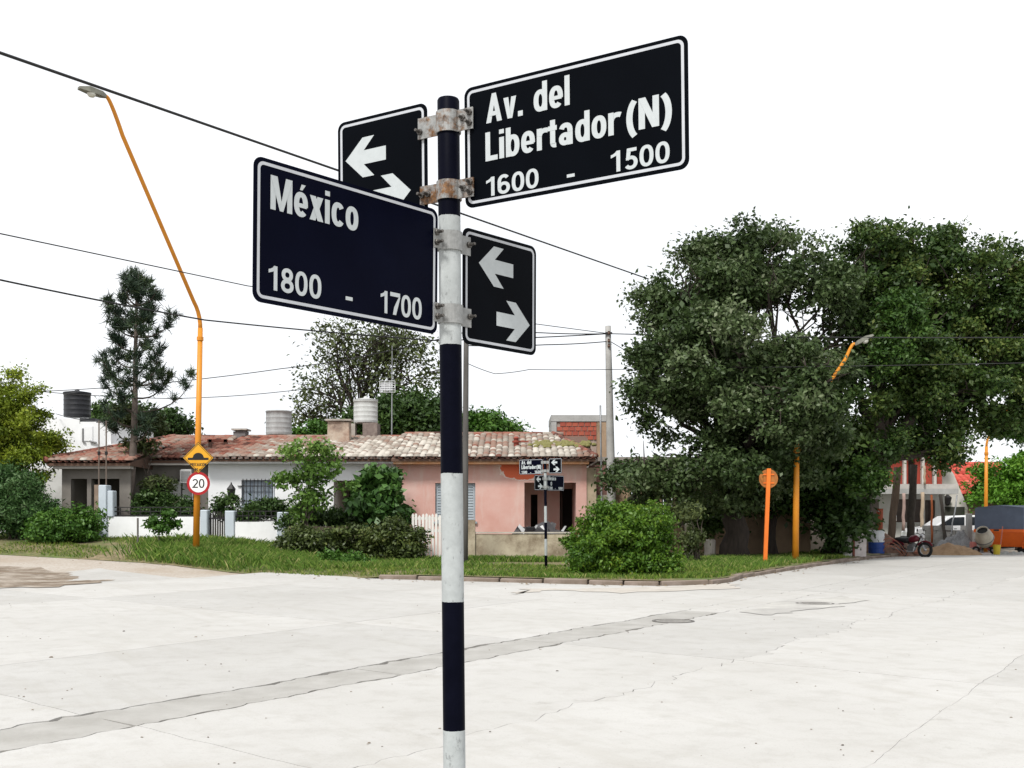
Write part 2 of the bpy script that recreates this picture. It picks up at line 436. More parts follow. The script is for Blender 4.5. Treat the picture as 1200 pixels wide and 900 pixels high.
pb = patch([(600, 697), (640, 692), (720, 695), (860, 690), (860, 684), (700, 690), (620, 690)], .0075, 4)
pb.build('gutter_dirt', M('gutter_dust', (.36, .33, .29), (.46, .43, .39), .95, 2.5, bmp=.4), kind='structure')
pb = patch([(-160, 694), (-20, 690), (70, 688), (140, 680), (100, 675), (40, 671), (-40, 669), (-160, 668)], .012, 5)
for k, p in enumerate(pb.v): pb.v[k] = (p[0], p[1], p[2]+T(p[0], p[1]))
pb.build('dirt_patch', M('brown_earth', (.12, .09, .062), (.19, .145, .105), 1, 2.5, bmp=.6, dirt=(.38, .34, .29), dirt_amt=.47), kind='structure')

# ------------------------------------------------------------------ lettering (drawn stroke by stroke)
def arc(cx, cy, rx, ry, a0, a1, n=14, e=2.35):
    out = []
    for i in range(n+1):
        t = R(a0+(a1-a0)*i/n); c, s = math.cos(t), math.sin(t)
        out.append((cx+rx*math.copysign(abs(c)**(2/e), c), cy+ry*math.copysign(abs(s)**(2/e), s)))
    return out
def glyph(ch, wv, wh):
    """pieces of one letter in units of cap height: ('s', centre line, closed) strokes and ('p', polygon) -> pieces, advance"""
    X = .735; w = .50; rx = (w-wv)/2; ry = (X-wh)/2+.008; my = X/2
    bar = lambda x, y0, y1: ('p', [(x, y0), (x+wv, y0), (x+wv, y1), (x, y1)])
    hb = lambda x0, x1, y, t=wh: ('p', [(x0, y-t/2), (x1, y-t/2), (x1, y+t/2), (x0, y+t/2)])
    if ch == 'o': return [('s', arc(w/2, my, rx, ry, 0, 360, 26)[:-1], True)], w
    if ch == 'c': return [('s', arc(w/2, my, rx, ry, 38, 322, 22), False)], w*.97
    if ch in 'eé':
        P = [('s', arc(w/2, my, rx, ry, -8, 315, 24), False), hb(wv*.7, w-wv*.25, my-.03, wh*.8)]
        if ch == 'é': P.append(('p', [(w*.40, X+.06), (w*.58, X+.06), (w*.82, X+.235), (w*.52, X+.235)]))
        return P, w
    if ch == 'd': return [('s', arc(w/2, my, rx, ry, 0, 360, 26)[:-1], True), bar(w-wv, 0, 1)], w
    if ch == 'b': return [('s', arc(w/2, my, rx, ry, 0, 360, 26)[:-1], True), bar(0, 0, 1)], w
    if ch == 'a': return [('s', arc(w*.44, .215, w*.44-wv/2, .215-wh/2, 0, 360, 20, 2.2)[:-1], True), bar(w-wv*1.08, 0, .5),
                          ('s', arc(w*.49, my+.09, rx*.95, ry-.09, -5, 158, 14), False)], w*1.01
    if ch == 'r': return [bar(0, 0, X), ('s', arc(.30, .40, .30-wv*.5, X-.40-wh*.55, 165, 62, 9), False)], .345
    if ch == 't': return [bar(.07, .14, .93), hb(0, .31, X-wh/2), ('s', [(.07+wv/2, .2)]+arc(.25, .17, .25-.07-wv/2, .17-wh/2, 185, 285, 8), False)], .31
    if ch == 'i': return [bar(0, 0, X), ('p', [(0, .85), (wv, .85), (wv, 1), (0, 1)])], wv
    if ch == 'l': return [bar(0, 0, 1)], wv
    if ch == 'L': return [bar(0, 0, 1), hb(wv, .46, wh/2+.005, wh+.01)], .46
    if ch == 'v': return [('p', [(0, X), (wv*1.05, X), (.285, .0), (.155, 0)]), ('p', [(.48-wv*1.05, X), (.48, X), (.325, 0), (.195, 0)])], .48
    if ch == 'x': return [('p', [(0, X), (wv*1.2, X), (.5, 0), (.5-wv*1.2, 0)]), ('p', [(.5-wv*1.2, X), (.5, X), (wv*1.2, 0), (0, 0)])], .5
    if ch == 'A': return [('p', [(0, 0), (wv*1.05, 0), (.385, 1), (.225, 1)]), ('p', [(.61-wv*1.05, 0), (.61, 0), (.385, 1), (.225, 1)]), hb(.15, .46, .30, wh*.95)], .61
    if ch == 'M': return [bar(0, 0, 1), bar(.76-wv, 0, 1), ('p', [(.0, 1), (wv*1.3, 1), (.44, .0), (.32, 0)]), ('p', [(.76-wv*1.3, 1), (.76, 1), (.44, 0), (.32, 0)])], .76
    if ch == 'N': return [bar(0, 0, 1), bar(.58-wv, 0, 1), ('p', [(0, 1), (wv*1.1, 1), (.58, 0), (.58-wv*1.1, 0)])], .58
    if ch == '.': return [('p', [(0, 0), (wv, 0), (wv, .18), (0, .18)])], wv
    if ch == '(': return [('s', arc(.36, .4, .29, .64, 118, 242, 14, 2), False)], .27
    if ch == ')': return [('s', arc(-.09, .4, .29, .64, 62, -62, 14, 2), False)], .27
    D = .62; rd = (D-wv)/2
    if ch == '0': return [('s', arc(D/2, .5, rd, .5-wh/2+.01, 0, 360, 28)[:-1], True)], D
    if ch == '8': return [('s', arc(D/2, .735, rd*.86, .265-wh/2+.01, 0, 360, 22, 2.1)[:-1], True), ('s', arc(D/2, .275, rd, .275-wh/2+.01, 0, 360, 24, 2.1)[:-1], True)], D
    if ch == '6': return [('s', arc(D/2, .31, rd, .32-wh/2, 0, 360, 24, 2.1)[:-1], True), ('s', [(wv/2, .3)]+arc(D/2, .62, rd, .39-wh/2, 180, 38, 14, 2.2), False)], D
    if ch == '5': return [('p', [(.10, .44), (.10+wv*.9, .46), (.16+wv*.9, 1-wh), (.16, 1), (.145, 1)]), hb(.15, D-.04, 1-wh/2), ('s', arc(D/2, .315, rd, .325-wh/2, 140, -148, 22, 2.1), False)], D
    if ch == '7': return [hb(0, D, 1-wh/2, wh*1.1), ('p', [(D*.86, 1-wh*1.05), (D, 1-wh*1.05), (D, .97-wh*1.05), (.37, 0), (.17, 0), (.24, .33), (.40, .62)])], D
    if ch == '1': return [bar(.27, 0, 1), ('p', [(.02, .68), (.28, .78), (.28, 1), (.22, .92), (.12, .86), (.02, .83)])], .27+wv+.08
    if ch == '2': return [hb(0, D, wh/2), ('s', arc(D/2, .69, rd, .31-wh/2, 160, -30, 14, 2.1)+[(.34, .36), (.14, .12)], False)], D
    if ch == '-': return [('p', [(0, .20), (.34, .20), (.34, .36), (0, .36)])], .34
    if ch == 'P': return [bar(0, 0, 1), ('s', [(.1, 1-wh/2)]+arc(.32, .73, .25-wv/2, .27-wh/2, 90, -90, 10, 2.2)+[(.1, .46+wh/2)], False)], .57
    if ch == 'R': return [bar(0, 0, 1), ('s', [(.1, 1-wh/2)]+arc(.32, .73, .25-wv/2, .27-wh/2, 90, -90, 10, 2.2)+[(.1, .46+wh/2)], False), ('p', [(.2, .46), (.38, .46), (.6, 0), (.4, 0)])], .6
    if ch == 'E': return [bar(0, 0, 1), hb(wv, .5, 1-wh/2), hb(wv, .46, .5), hb(wv, .5, wh/2)], .5
    if ch == 'C': return [('s', arc(.3, .5, .3-wv/2, .5-wh/2, 45, 315, 20), False)], .58
    if ch == 'U': return [('s', [(wv/2, 1), (wv/2, .4)]+arc(.29, .3, .29-wv/2, .3-wh/2, 180, 360, 14)+[(.58-wv/2, .4), (.58-wv/2, 1)], False)], .58
    if ch == 'O': return [('s', arc(.31, .5, .31-wv/2, .5-wh/2, 0, 360, 24)[:-1], True)], .62
    if ch == 'I': return [bar(0, 0, 1)], wv
    if ch == 'D': return [bar(0, 0, 1), ('s', [(.1, 1-wh/2)]+arc(.25, .5, .33-wv/2, .5-wh/2, 90, -90, 14)+[(.1, wh/2)], False)], .58
    if ch == 'Ó': return glyph('O', wv, wh)[0]+[('p', [(.28, 1.06), (.4, 1.06), (.52, 1.22), (.38, 1.22)])], .62
    if ch == 'm': return [bar(0, 0, X), ('s', arc(.28, .4, .19, .25, 180, 0, 10)+[(.47, 0)], False), ('s', arc(.66, .4, .19, .25, 180, 0, 10)+[(.85, 0)], False)], .94
    return [], .28
def stroke_outline(pts, closed, wv, wh):
    n = len(pts); A = []; B = []
    for i, p in enumerate(pts):
        q0 = pts[(i-1) % n] if closed or i > 0 else p; q1 = pts[(i+1) % n] if closed or i < n-1 else p
        d = Vector((q1[0]-q0[0], q1[1]-q0[1])); d = d.normalized() if d.length > 1e-9 else Vector((1, 0))
        w = (wh*abs(d.x)**1.5+wv*abs(d.y)**1.5)/(abs(d.x)**1.5+abs(d.y)**1.5)/2
        nrm = Vector((-d.y, d.x)); A.append((p[0]+nrm.x*w, p[1]+nrm.y*w)); B.append((p[0]-nrm.x*w, p[1]-nrm.y*w))
    return A, B
def text_width(txt, wv, wh, gap):
    return sum(glyph(c, wv, wh)[1] for c in txt)+gap*(len(txt)-1)
def letters(mb, txt, fr, u0, u1, v0, cap, wv=.19, wh=.165, gap=.07):
    """write txt from u0 to u1 with its baseline on v0 in frame fr (origin, U, V, N)"""
    o, U, V, N = [Vector(q) for q in fr]
    sx = (u1-u0)/text_width(txt, wv, wh, gap); x = 0; lay = 0
    for ch in txt:
        P, adv = glyph(ch, wv, wh)
        for kind, *d in P:
            z = .0012+.00035*(lay % 4); lay += 1
            pt = lambda q: o+U*(u0+(x+q[0])*sx)+V*(v0+q[1]*cap)+N*z
            if kind == 'p':
                a = [pt(q) for q in d[0]]; n = len(a)
                # keep faces turned to the reader
                ar = sum(d[0][i][0]*d[0][(i+1) % n][1]-d[0][(i+1) % n][0]*d[0][i][1] for i in range(n))
                mb.add(a, [tuple(range(n))] if ar > 0 else [tuple(range(n-1, -1, -1))])
            else:
                A, B = stroke_outline(d[0], d[1], wv, wh); n = len(A); m = n if d[1] else n-1
                mb.add([pt(q) for q in A]+[pt(q) for q in B], [(i, n+i, n+(i+1) % n, (i+1) % n) for i in range(m)])
        x += adv+gap
def rrect(u0, u1, v0, v1, r, n=6):
    P = []
    for cx, cy, a in ((u1-r, v1-r, 0), (u0+r, v1-r, 90), (u0+r, v0+r, 180), (u1-r, v0+r, 270)):
        P += [(cx+r*math.cos(R(a+90*i/n)), cy+r*math.sin(R(a+90*i/n))) for i in range(n+1)]
    return P
def band(mb, fr, outer, inner, z):
    o, U, V, N = [Vector(q) for q in fr]; n = len(outer)
    mb.add([o+U*p[0]+V*p[1]+N*z for p in outer]+[o+U*p[0]+V*p[1]+N*z for p in inner], [(i, (i+1) % n, n+(i+1) % n, n+i) for i in range(n)])
SIGN_WHITE = M('reflective_white_lettering', (.46, .495, .505), (.42, .455, .465), .45, 40, bmp=0)
SIGN_BORDER = M('reflective_white_border', (.47, .49, .52), (.41, .43, .46), .45, 12, bmp=0)
SIGN_BLACK = M('blue_black_sign_sheet', (.001, .0016, .003), (.0014, .0022, .004), .45, 6, bmp=0, spec=.03)
SIGN_NAVY = M('navy_sign_sheet', (.0012, .0017, .0072), (.0017, .0024, .0095), .45, 6, bmp=0, spec=.03)
def sign_panel(parent, name, fr, w, h, mat, label, rows=(), arrows=None, fine=True):
    """flat sheet with rounded corners; U runs from its left edge, V up, N to the reader"""
    o, U, V, N = [Vector(q) for q in fr]
    b = MB(); b.prism(rrect(0, w, 0, h, .028), (o-N*.0035, U, V, N), .0035); p = b.build(name, mat, parent, label=label)
    b = MB(); band(b, (o, U, V, N), rrect(.0115, w-.0115, .0115, h-.0115, .021), rrect(.0205, w-.0205, .0205, h-.0205, .013), .0009)
    b.build('border', SIGN_BORDER, p)
    for (txt, u0, u1, v, cap, wv, wh, gap) in rows:
        b = MB(); letters(b, txt, (o, U, V, N), u0, u1, v, cap, wv, wh, gap); b.build('lettering', SIGN_WHITE, p)
    if arrows:
        AW = [(0, 0), (.075, .069), (.125, .069), (.080, .024), (.175, .024), (.175, -.024), (.080, -.024), (.125, -.069), (.075, -.069)]
        for (cu, cv, sg) in arrows:
            pts = [(cu+sg*(q[0]-.0875), cv+q[1]) for q in AW]
            n = len(pts); b = MB(); vv = [o+U*q[0]+V*q[1]+N*.001 for q in pts]
            tris = [(0, 1, 2, 3), (0, 3, 6), (3, 4, 5, 6), (0, 6, 7, 8)]
            if sg > 0: tris = [tuple(reversed(t)) for t in tris]
            b.add(vv, tris); b.build('arrow', SIGN_WHITE, p)
    return p
def mat_pole(name, base, tops, flip):
    """banded paint: bands are painted on the pipe at fixed heights above its foot, scuffed and chipped"""
    m, n, l, bs = new_mat(name)
    tc = n.new('ShaderNodeTexCoord'); sp = n.new('ShaderNodeSeparateXYZ'); l.new(tc.outputs['Object'], sp.inputs[0])
    t1 = tex(n, l, scale=14, detail=8, rough=.75); t2 = tex(n, l, scale=50, detail=6, rough=.7, stretch=(1, 1, .5))
    w = n.new('ShaderNodeMath'); w.operation = 'MULTIPLY_ADD'; w.inputs[1].default_value = .012; l.new(t1.outputs['Fac'], w.inputs[0]); l.new(sp.outputs['Z'], w.inputs[2])
    md = n.new('ShaderNodeMath'); md.operation = 'SUBTRACT'; l.new(w.outputs[0], md.inputs[0]); md.inputs[1].default_value = base+.006
    fr_ = n.new('ShaderNodeMath'); fr_.operation = 'DIVIDE'; l.new(md.outputs[0], fr_.inputs[0]); fr_.inputs[1].default_value = .8425
    fc = n.new('ShaderNodeMath'); fc.operation = 'FRACT'; l.new(fr_.outputs[0], fc.inputs[0])
    gt = n.new('ShaderNodeMath'); gt.operation = 'GREATER_THAN'; l.new(fc.outputs[0], gt.inputs[0]); gt.inputs[1].default_value = .5
    white = ramp(n, l, t1.outputs['Fac'], [(.3, (.31, .33, .33)), (.62, (.40, .425, .425))]).outputs[0]
    chip = ramp(n, l, t2.outputs['Fac'], [(.34, (.8, .8, .8)), (.42, (0, 0, 0))]).outputs[0]
    white = mixc(n, l, chip, white, (.20, .21, .21))
    dark = ramp(n, l, t1.outputs['Fac'], [(.4, (.0018, .0022, .006)), (.7, (.003, .0035, .009))]).outputs[0]
    c = mixc(n, l, gt.outputs[0], white, dark)
    l.new(c, bs.inputs['Base Color']); bs.inputs['Roughness'].default_value = .45; bs.inputs['Specular IOR Level'].default_value = .03
    bump(n, l, bs, t2.outputs['Fac'], .25, .002); return m
def mat_rusty(name, amt):
    m, n, l, bs = new_mat(name)
    t1 = tex(n, l, scale=22, detail=8, rough=.7); t2 = tex(n, l, scale=60, detail=5)
    c = ramp(n, l, t2.outputs['Fac'], [(.3, (.21, .215, .21)), (.7, (.31, .315, .31))]).outputs[0]
    f = ramp(n, l, t1.outputs['Fac'], [(.98-amt, (0, 0, 0)), (1.12-amt, (1, 1, 1))]).outputs[0]
    r = ramp(n, l, t2.outputs['Fac'], [(.35, (.045, .022, .01)), (.6, (.17, .075, .02)), (.8, (.32, .19, .07))]).outputs[0]
    c = mixc(n, l, f, c, r); l.new(c, bs.inputs['Base Color']); bs.inputs['Roughness'].default_value = .55; bs.inputs['Metallic'].default_value = .25
    bump(n, l, bs, t1.outputs['Fac'], .3, .003); return m
ZINC, RUST1, RUST2 = mat_rusty('zinc_clamp', .36), mat_rusty('rust_streaked_clamp', .50), mat_rusty('rusted_clamp', .57)
BOLT = M('grimy_steel_bolt', (.16, .15, .14), (.07, .065, .06), .45, 60, .7)
UP = Vector((0, 0, 1))
def clamp(post, c, d, z, h, rp, lt, rt, mat, bolts, name='clamp'):
    """strap round the pipe (front half) with two tabs reaching along d; lt/rt = reach of left/right tab"""
    d = Vector((d[0], d[1], 0)).normalized(); nrm = Vector((d.y, -d.x, 0)); c = Vector((c[0], c[1], 0)); r0 = rp+.0015; th = .004
    b = MB()
    prof = []; off = .004
    prof.append((-lt, off)); prof.append((-math.sqrt(max(0, r0*r0-off*off))-.006, off))
    for k in range(13):
        a = R(180-15*k); a = R(173-(173-7)*k/12); prof.append((r0*math.cos(a), r0*math.sin(a)))
    prof.append((math.sqrt(max(0, r0*r0-off*off))+.006, off)); prof.append((rt, off))
    n = len(prof); P = []
    for dz in (z-h/2, z+h/2):
        for lay in (0, th):
            for i, (u, v) in enumerate(prof):
                q0, q1 = prof[max(0, i-1)], prof[min(n-1, i+1)]; t = Vector((q1[0]-q0[0], q1[1]-q0[1])).normalized(); nn = (-t.y, t.x)
                if nn[1] < 0 and abs(u) > r0: nn = (-nn[0], -nn[1])
                P.append(c+d*(u+nn[0]*lay)+nrm*(v+nn[1]*lay)+UP*dz)
    fs = []
    for i in range(n-1):
        fs += [(n+i, n+i+1, 3*n+i+1, 3*n+i), (i+1, i, 2*n+i, 2*n+i+1), (2*n+i, 2*n+i+1, 3*n+i+1, 3*n+i)[::-1], (i, i+1, n+i+1, n+i)[::-1]]
    fs += [(0, n, 3*n, 2*n), (n-1, 2*n-1, 4*n-1, 3*n-1)[::-1]]
    b.add(P, fs); cl = b.build(name, mat, post)
    # rear half of the strap
    b = MB(); A = [R(-7-(166)*k/12) for k in range(13)]
    b.add([c+d*rr*math.cos(a)+nrm*rr*math.sin(a)+UP*dz for dz in (z-h*.46, z+h*.46) for rr in (r0, r0+th) for a in A],
          [q for i in range(12) for q in ((13+i, 13+i+1, 39+i+1, 39+i), (26+i, 26+i+1, 39+i+1, 39+i), (i, i+1, 13+i+1, 13+i))])
    b.build('strap', mat, cl)
    for (u, dz) in bolts:
        q = c+d*u+nrm*(off+th)+UP*(z+dz); b = MB()
        b.lathe(q, [(.0105, 0), (.0105, .0075), (.009, .009)], 6, nrm); b.lathe(q+nrm*.009, [(.005, 0), (.005, .02), (.004, .021)], 10, nrm)
        b.build('bolt', BOLT, cl)
    return cl
LD, MD = Vector((.86, -.51, 0)).normalized(), Vector((.665, .747, 0)).normalized()
def nrm_of(d): return Vector((d.y, -d.x, 0))
def sign_post(base, label, layout, base_z):
    root = thing('street_sign_post', label, 'street sign', base, 'street name posts at the crossing')
    x, y, z0 = base
    PR = .0365
    lean = .026
    bp = MB(); bp.lathe((0, 0, 0), [(PR, -.25), (PR, .6), (PR, 1.2), (PR, 1.8), (PR, 2.4), (PR, 2.826), (PR*.92, 2.832), (PR*.86, 2.832), (PR*.86, 2.80)], 28)
    bp.v = [(vx+.020-lean*vz/2.83+x, vy+y, vz+z0) for vx, vy, vz in bp.v]
    bp.build('pole', mat_pole('banded_paint', base_z, 0, 0), root, smooth=False).data.shade_smooth()
    return root
# --- the near post
PX, PY = -.2036, 3.65
post = sign_post((PX, PY, 0), 'tall black and white banded street sign post close to the camera', None, .337)
pc = Vector((PX, PY, 0))
def frame(c, d, s, z, tilt=0):
    U = Vector((d.x*math.cos(tilt), d.y*math.cos(tilt), math.sin(tilt))); N = nrm_of(d); V = N.cross(U)
    return (Vector((c.x, c.y, 0))+d*s+UP*z, U, V, N)
TW = (.18, .16, .065)
sign_panel(post, 'name_panel', frame(pc, LD, .06, 2.463, .012), .775, .392, SIGN_BLACK, 'black panel reading Av. del Libertador (N), upper right',
           [('Av. del', .084, .388, .262, .093)+TW, ('Libertador', .080, .553, .140, .093)+TW, ('(N)', .580, .722, .140, .093)+TW,
            ('1600', .080, .275, .026, .061, .175, .165, .085), ('-', .375, .402, .026, .061, .2, .2, 0), ('1500', .524, .716, .028, .063, .175, .165, .085)])
sign_panel(post, 'name_panel', frame(pc, MD, -.773, 2.057, -.010), .713, .406, SIGN_NAVY, 'navy panel reading México, lower left',
           [('México', .055, .376, .267, .096)+TW, ('1800', .049, .237, .040, .069, .175, .165, .085), ('-', .329, .356, .040, .069, .2, .2, 0), ('1700', .466, .642, .037, .069, .175, .165, .085)])
sign_panel(post, 'arrow_panel', frame(pc, LD, -.47, 2.449, .010), .38, .388, SIGN_BLACK, 'black panel with two white arrows, upper left',
           arrows=[(.122, .250, 1), (.225, .105, -1)])
sign_panel(post, 'arrow_panel', frame(pc, MD, .06, 2.036, -.004), .375, .390, SIGN_BLACK, 'black panel with two white arrows, lower right',
           arrows=[(.163, .282, 1), (.252, .105, -1)])
def off(z): return Vector((.020-.026*z/2.83, 0, 0))
clamp(post, pc+off(2.76), LD, 2.752, .07, .0365, .118, .100, RUST1, [(-.108, -.012), (.062, .004), (.088, .018), (.088, -.016)])
clamp(post, pc+off(2.53), LD, 2.528, .062, .0365, .112, .100, RUST2, [(-.102, 0), (-.078, 0), (.062, 0), (.088, .016), (.088, -.016)])
clamp(post, pc+off(2.36), MD, 2.362, .062, .0365, .078, .092, ZINC, [(-.068, .018), (-.068, -.014), (.082, .004)])
clamp(post, pc+off(2.12), MD, 2.122, .062, .0365, .078, .092, ZINC, [(-.068, .018), (-.068, -.014), (.082, .004)])
# --- the same kind of post across the road
FY = 28.4; FX = WX(639, FY); fz = gv(FX, FY)
far = sign_post((FX, FY, fz), 'small distant black and white banded sign post on the grass before the pink house', None, .337)
fc_ = Vector((FX, FY, fz))
fo = lambda d, s, z: frame(fc_, d, s, fz+z)
TW2 = (.22, .19, .05)
sign_panel(far, 'name_panel', fo(LD, -.775, 2.42), .70, .392, SIGN_NAVY, 'small navy name panel on the upper left',
           [('Av. del', .07, .36, .262, .10)+TW2, ('Libertador', .07, .50, .140, .10)+TW2, ('(N)', .52, .65, .140, .10)+TW2, ('1500', .07, .24, .026, .07)+TW2, ('-', .33, .36, .026, .07)+TW2, ('1600', .46, .65, .026, .07)+TW2])
sign_panel(far, 'arrow_panel', fo(LD, .10, 2.43), .38, .39, SIGN_BLACK, 'black panel with two arrows, upper right', arrows=[(.16, .282, 1), (.23, .105, -1)])
sign_panel(far, 'arrow_panel', fo(MD, -.43, 2.0), .38, .39, SIGN_BLACK, 'black panel with two arrows, lower left', arrows=[(.16, .282, 1), (.23, .105, -1)])
sign_panel(far, 'name_panel', fo(MD, .06, 2.0), .70, .40, SIGN_NAVY, 'small navy name panel on the lower right',
           [('México', .05, .37, .267, .10)+TW2, ('0', .15, .21, .13, .10)+TW2, ('1700', .05, .23, .03, .07)+TW2, ('-', .33, .36, .03, .07)+TW2, ('1800', .46, .64, .03, .07)+TW2])
for z, d in ((2.72, LD), (2.50, LD), (2.30, MD), (2.09, MD)):
    clamp(far, fc_, d, fz+z, .07, .05, .12, .12, ZINC, [])

# quick bold strokes are thicker for the road signs

# ------------------------------------------------------------------ buildings
def tile_roof(parent, x0, x1, y0, z0, y1, z1, mat, wear, name='roof_tiles', xl=0, xr=0, seed=1, tw=.205, tl=.34):
    """barrel tiles on a slope from the eave (y0,z0) to the ridge (y1,z1); xl/xr draw the ridge ends in (hip). wear(u,v)->0..1"""
    rng = random.Random(seed); b = MB(); sl = Vector((0, y1-y0, z1-z0)); Ls = sl.length; sl /= Ls; nn = Vector((0, -sl.z, sl.y))
    nr = int(Ls/tl)+1; nc = int((x1-x0)/tw)
    for r in range(nr):
        v = r/nr; s0 = r*Ls/nr; s1 = s0+Ls/nr+.05
        a, c = x0+xl*v, x1-xr*v
        for k in range(nc+1):
            xc = x0+k*tw+rng.uniform(-.012, .012)
            if xc < a or xc > c: continue
            b.rn = min(1, max(0, wear(k/nc, v)+rng.gauss(0, .17)))
            lift = rng.uniform(0, .022); tw2 = rng.uniform(-.02, .02)
            P = []
            for q, (s, rr, lf) in enumerate(((s0, tw*.56, .045+lift), (s1, tw*.46, .0+lift))):
                for i in range(6):
                    t = math.pi*i/5; p = Vector((xc+tw2*q+rr*math.cos(t), y0, z0))+sl*s+nn*(lf+rr*.75*math.sin(t)); P.append(p)
            b.add(P, [(i, i+1, 7+i, 6+i)[::-1] for i in range(5)]+[(0, 1, 2, 3, 4, 5)])
            # the channel tile between two covers, coloured darker for the shade of the gap
            xm = xc+tw/2
            if xm < c:
                b.rn = min(1, max(0, b.rn*.45+rng.uniform(-.1, .1)))
                P = []
                for (s, rr) in ((s0-.03, tw*.42), (s1, tw*.42)):
                    for i in range(4):
                        t = math.pi*(1+i/3); P.append(Vector((xm+rr*math.cos(t), y0, z0))+sl*s+nn*(.03+rr*.5*math.sin(t)))
                b.add(P, [(i, i+1, 5+i, 4+i)[::-1] for i in range(3)])
    # ridge caps
    a, c = x0+xl, x1-xr
    k = 0
    while a+.36*k < c:
        b.rn = min(1, max(0, wear(.5, 1)+rng.gauss(0, .2)-.15))
        xx = a+.36*k; p = [(xx, y1, z1+.02+rng.uniform(0, .015)), (xx+.40, y1, z1+.035)]
        b.tube(p, [.105, .09], 8); k += 1
    for (e0, e1) in (((x0, y0, z0), (x0+xl, y1, z1)), ((x1, y0, z0), (x1-xr, y1, z1))):
        if (xl if e0[0] == x0 else xr) < .5: continue
        e0, e1 = Vector(e0), Vector(e1); n = int((e1-e0).length/.36)
        for i in range(n):
            b.rn = rng.uniform(.0, .4); b.tube([e0+(e1-e0)*(i/n)+Vector((0, 0, .06)), e0+(e1-e0)*((i+1.1)/n)+Vector((0, 0, .07))], [.11, .09], 8)
    o = b.build(name, mat, parent, kind='stuff'); o.data.shade_smooth(); return o
def roof_deck(parent, x0, x1, y0, z0, y1, z1, yb, zb, mat, xl=0, xr=0):
    b = MB(); P = [(x0, y0, z0-.03), (x1, y0, z0-.03), (x1-xr, y1, z1-.03), (x0+xl, y1, z1-.03), (x0, yb, zb), (x1, yb, zb)]
    P2 = [(p[0], p[1], p[2]-.08) for p in P]
    b.add(P+P2, [(0, 1, 2, 3), (3, 2, 5, 4), (0, 3, 4), (1, 5, 2), (6, 9, 8, 7), (9, 10, 11, 8), (0, 6, 7, 1), (4, 5, 11, 10), (0, 4, 10, 6), (1, 7, 11, 5)])
    return b.build('roof_deck', mat, parent)
GLASS = M('dark_window_glass', (.02, .025, .03), (.035, .04, .045), .12, 3, bmp=0, spec=.5)
CURT = M('pale_curtain', (.62, .62, .60), (.50, .50, .49), .9, 3, stretch=(9, 1, .4))
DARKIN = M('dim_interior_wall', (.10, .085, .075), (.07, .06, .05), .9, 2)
BLACKIRON = M('black_iron', (.012, .012, .013), (.022, .02, .02), .5, 30)
WHITEP = M('white_wall_paint', (.74, .75, .76), (.66, .67, .68), .85, 1.2, dirt=(.50, .49, .46), dirt_amt=.28)
TILES_RED = MA('weathered_red_tiles', [(0, (.07, .035, .028)), (.25, (.24, .095, .068)), (.5, (.25, .165, .13)), (.72, (.25, .215, .185)), (.88, (.37, .34, .295)), (1, (.50, .47, .42))], .95, bmp=.3)
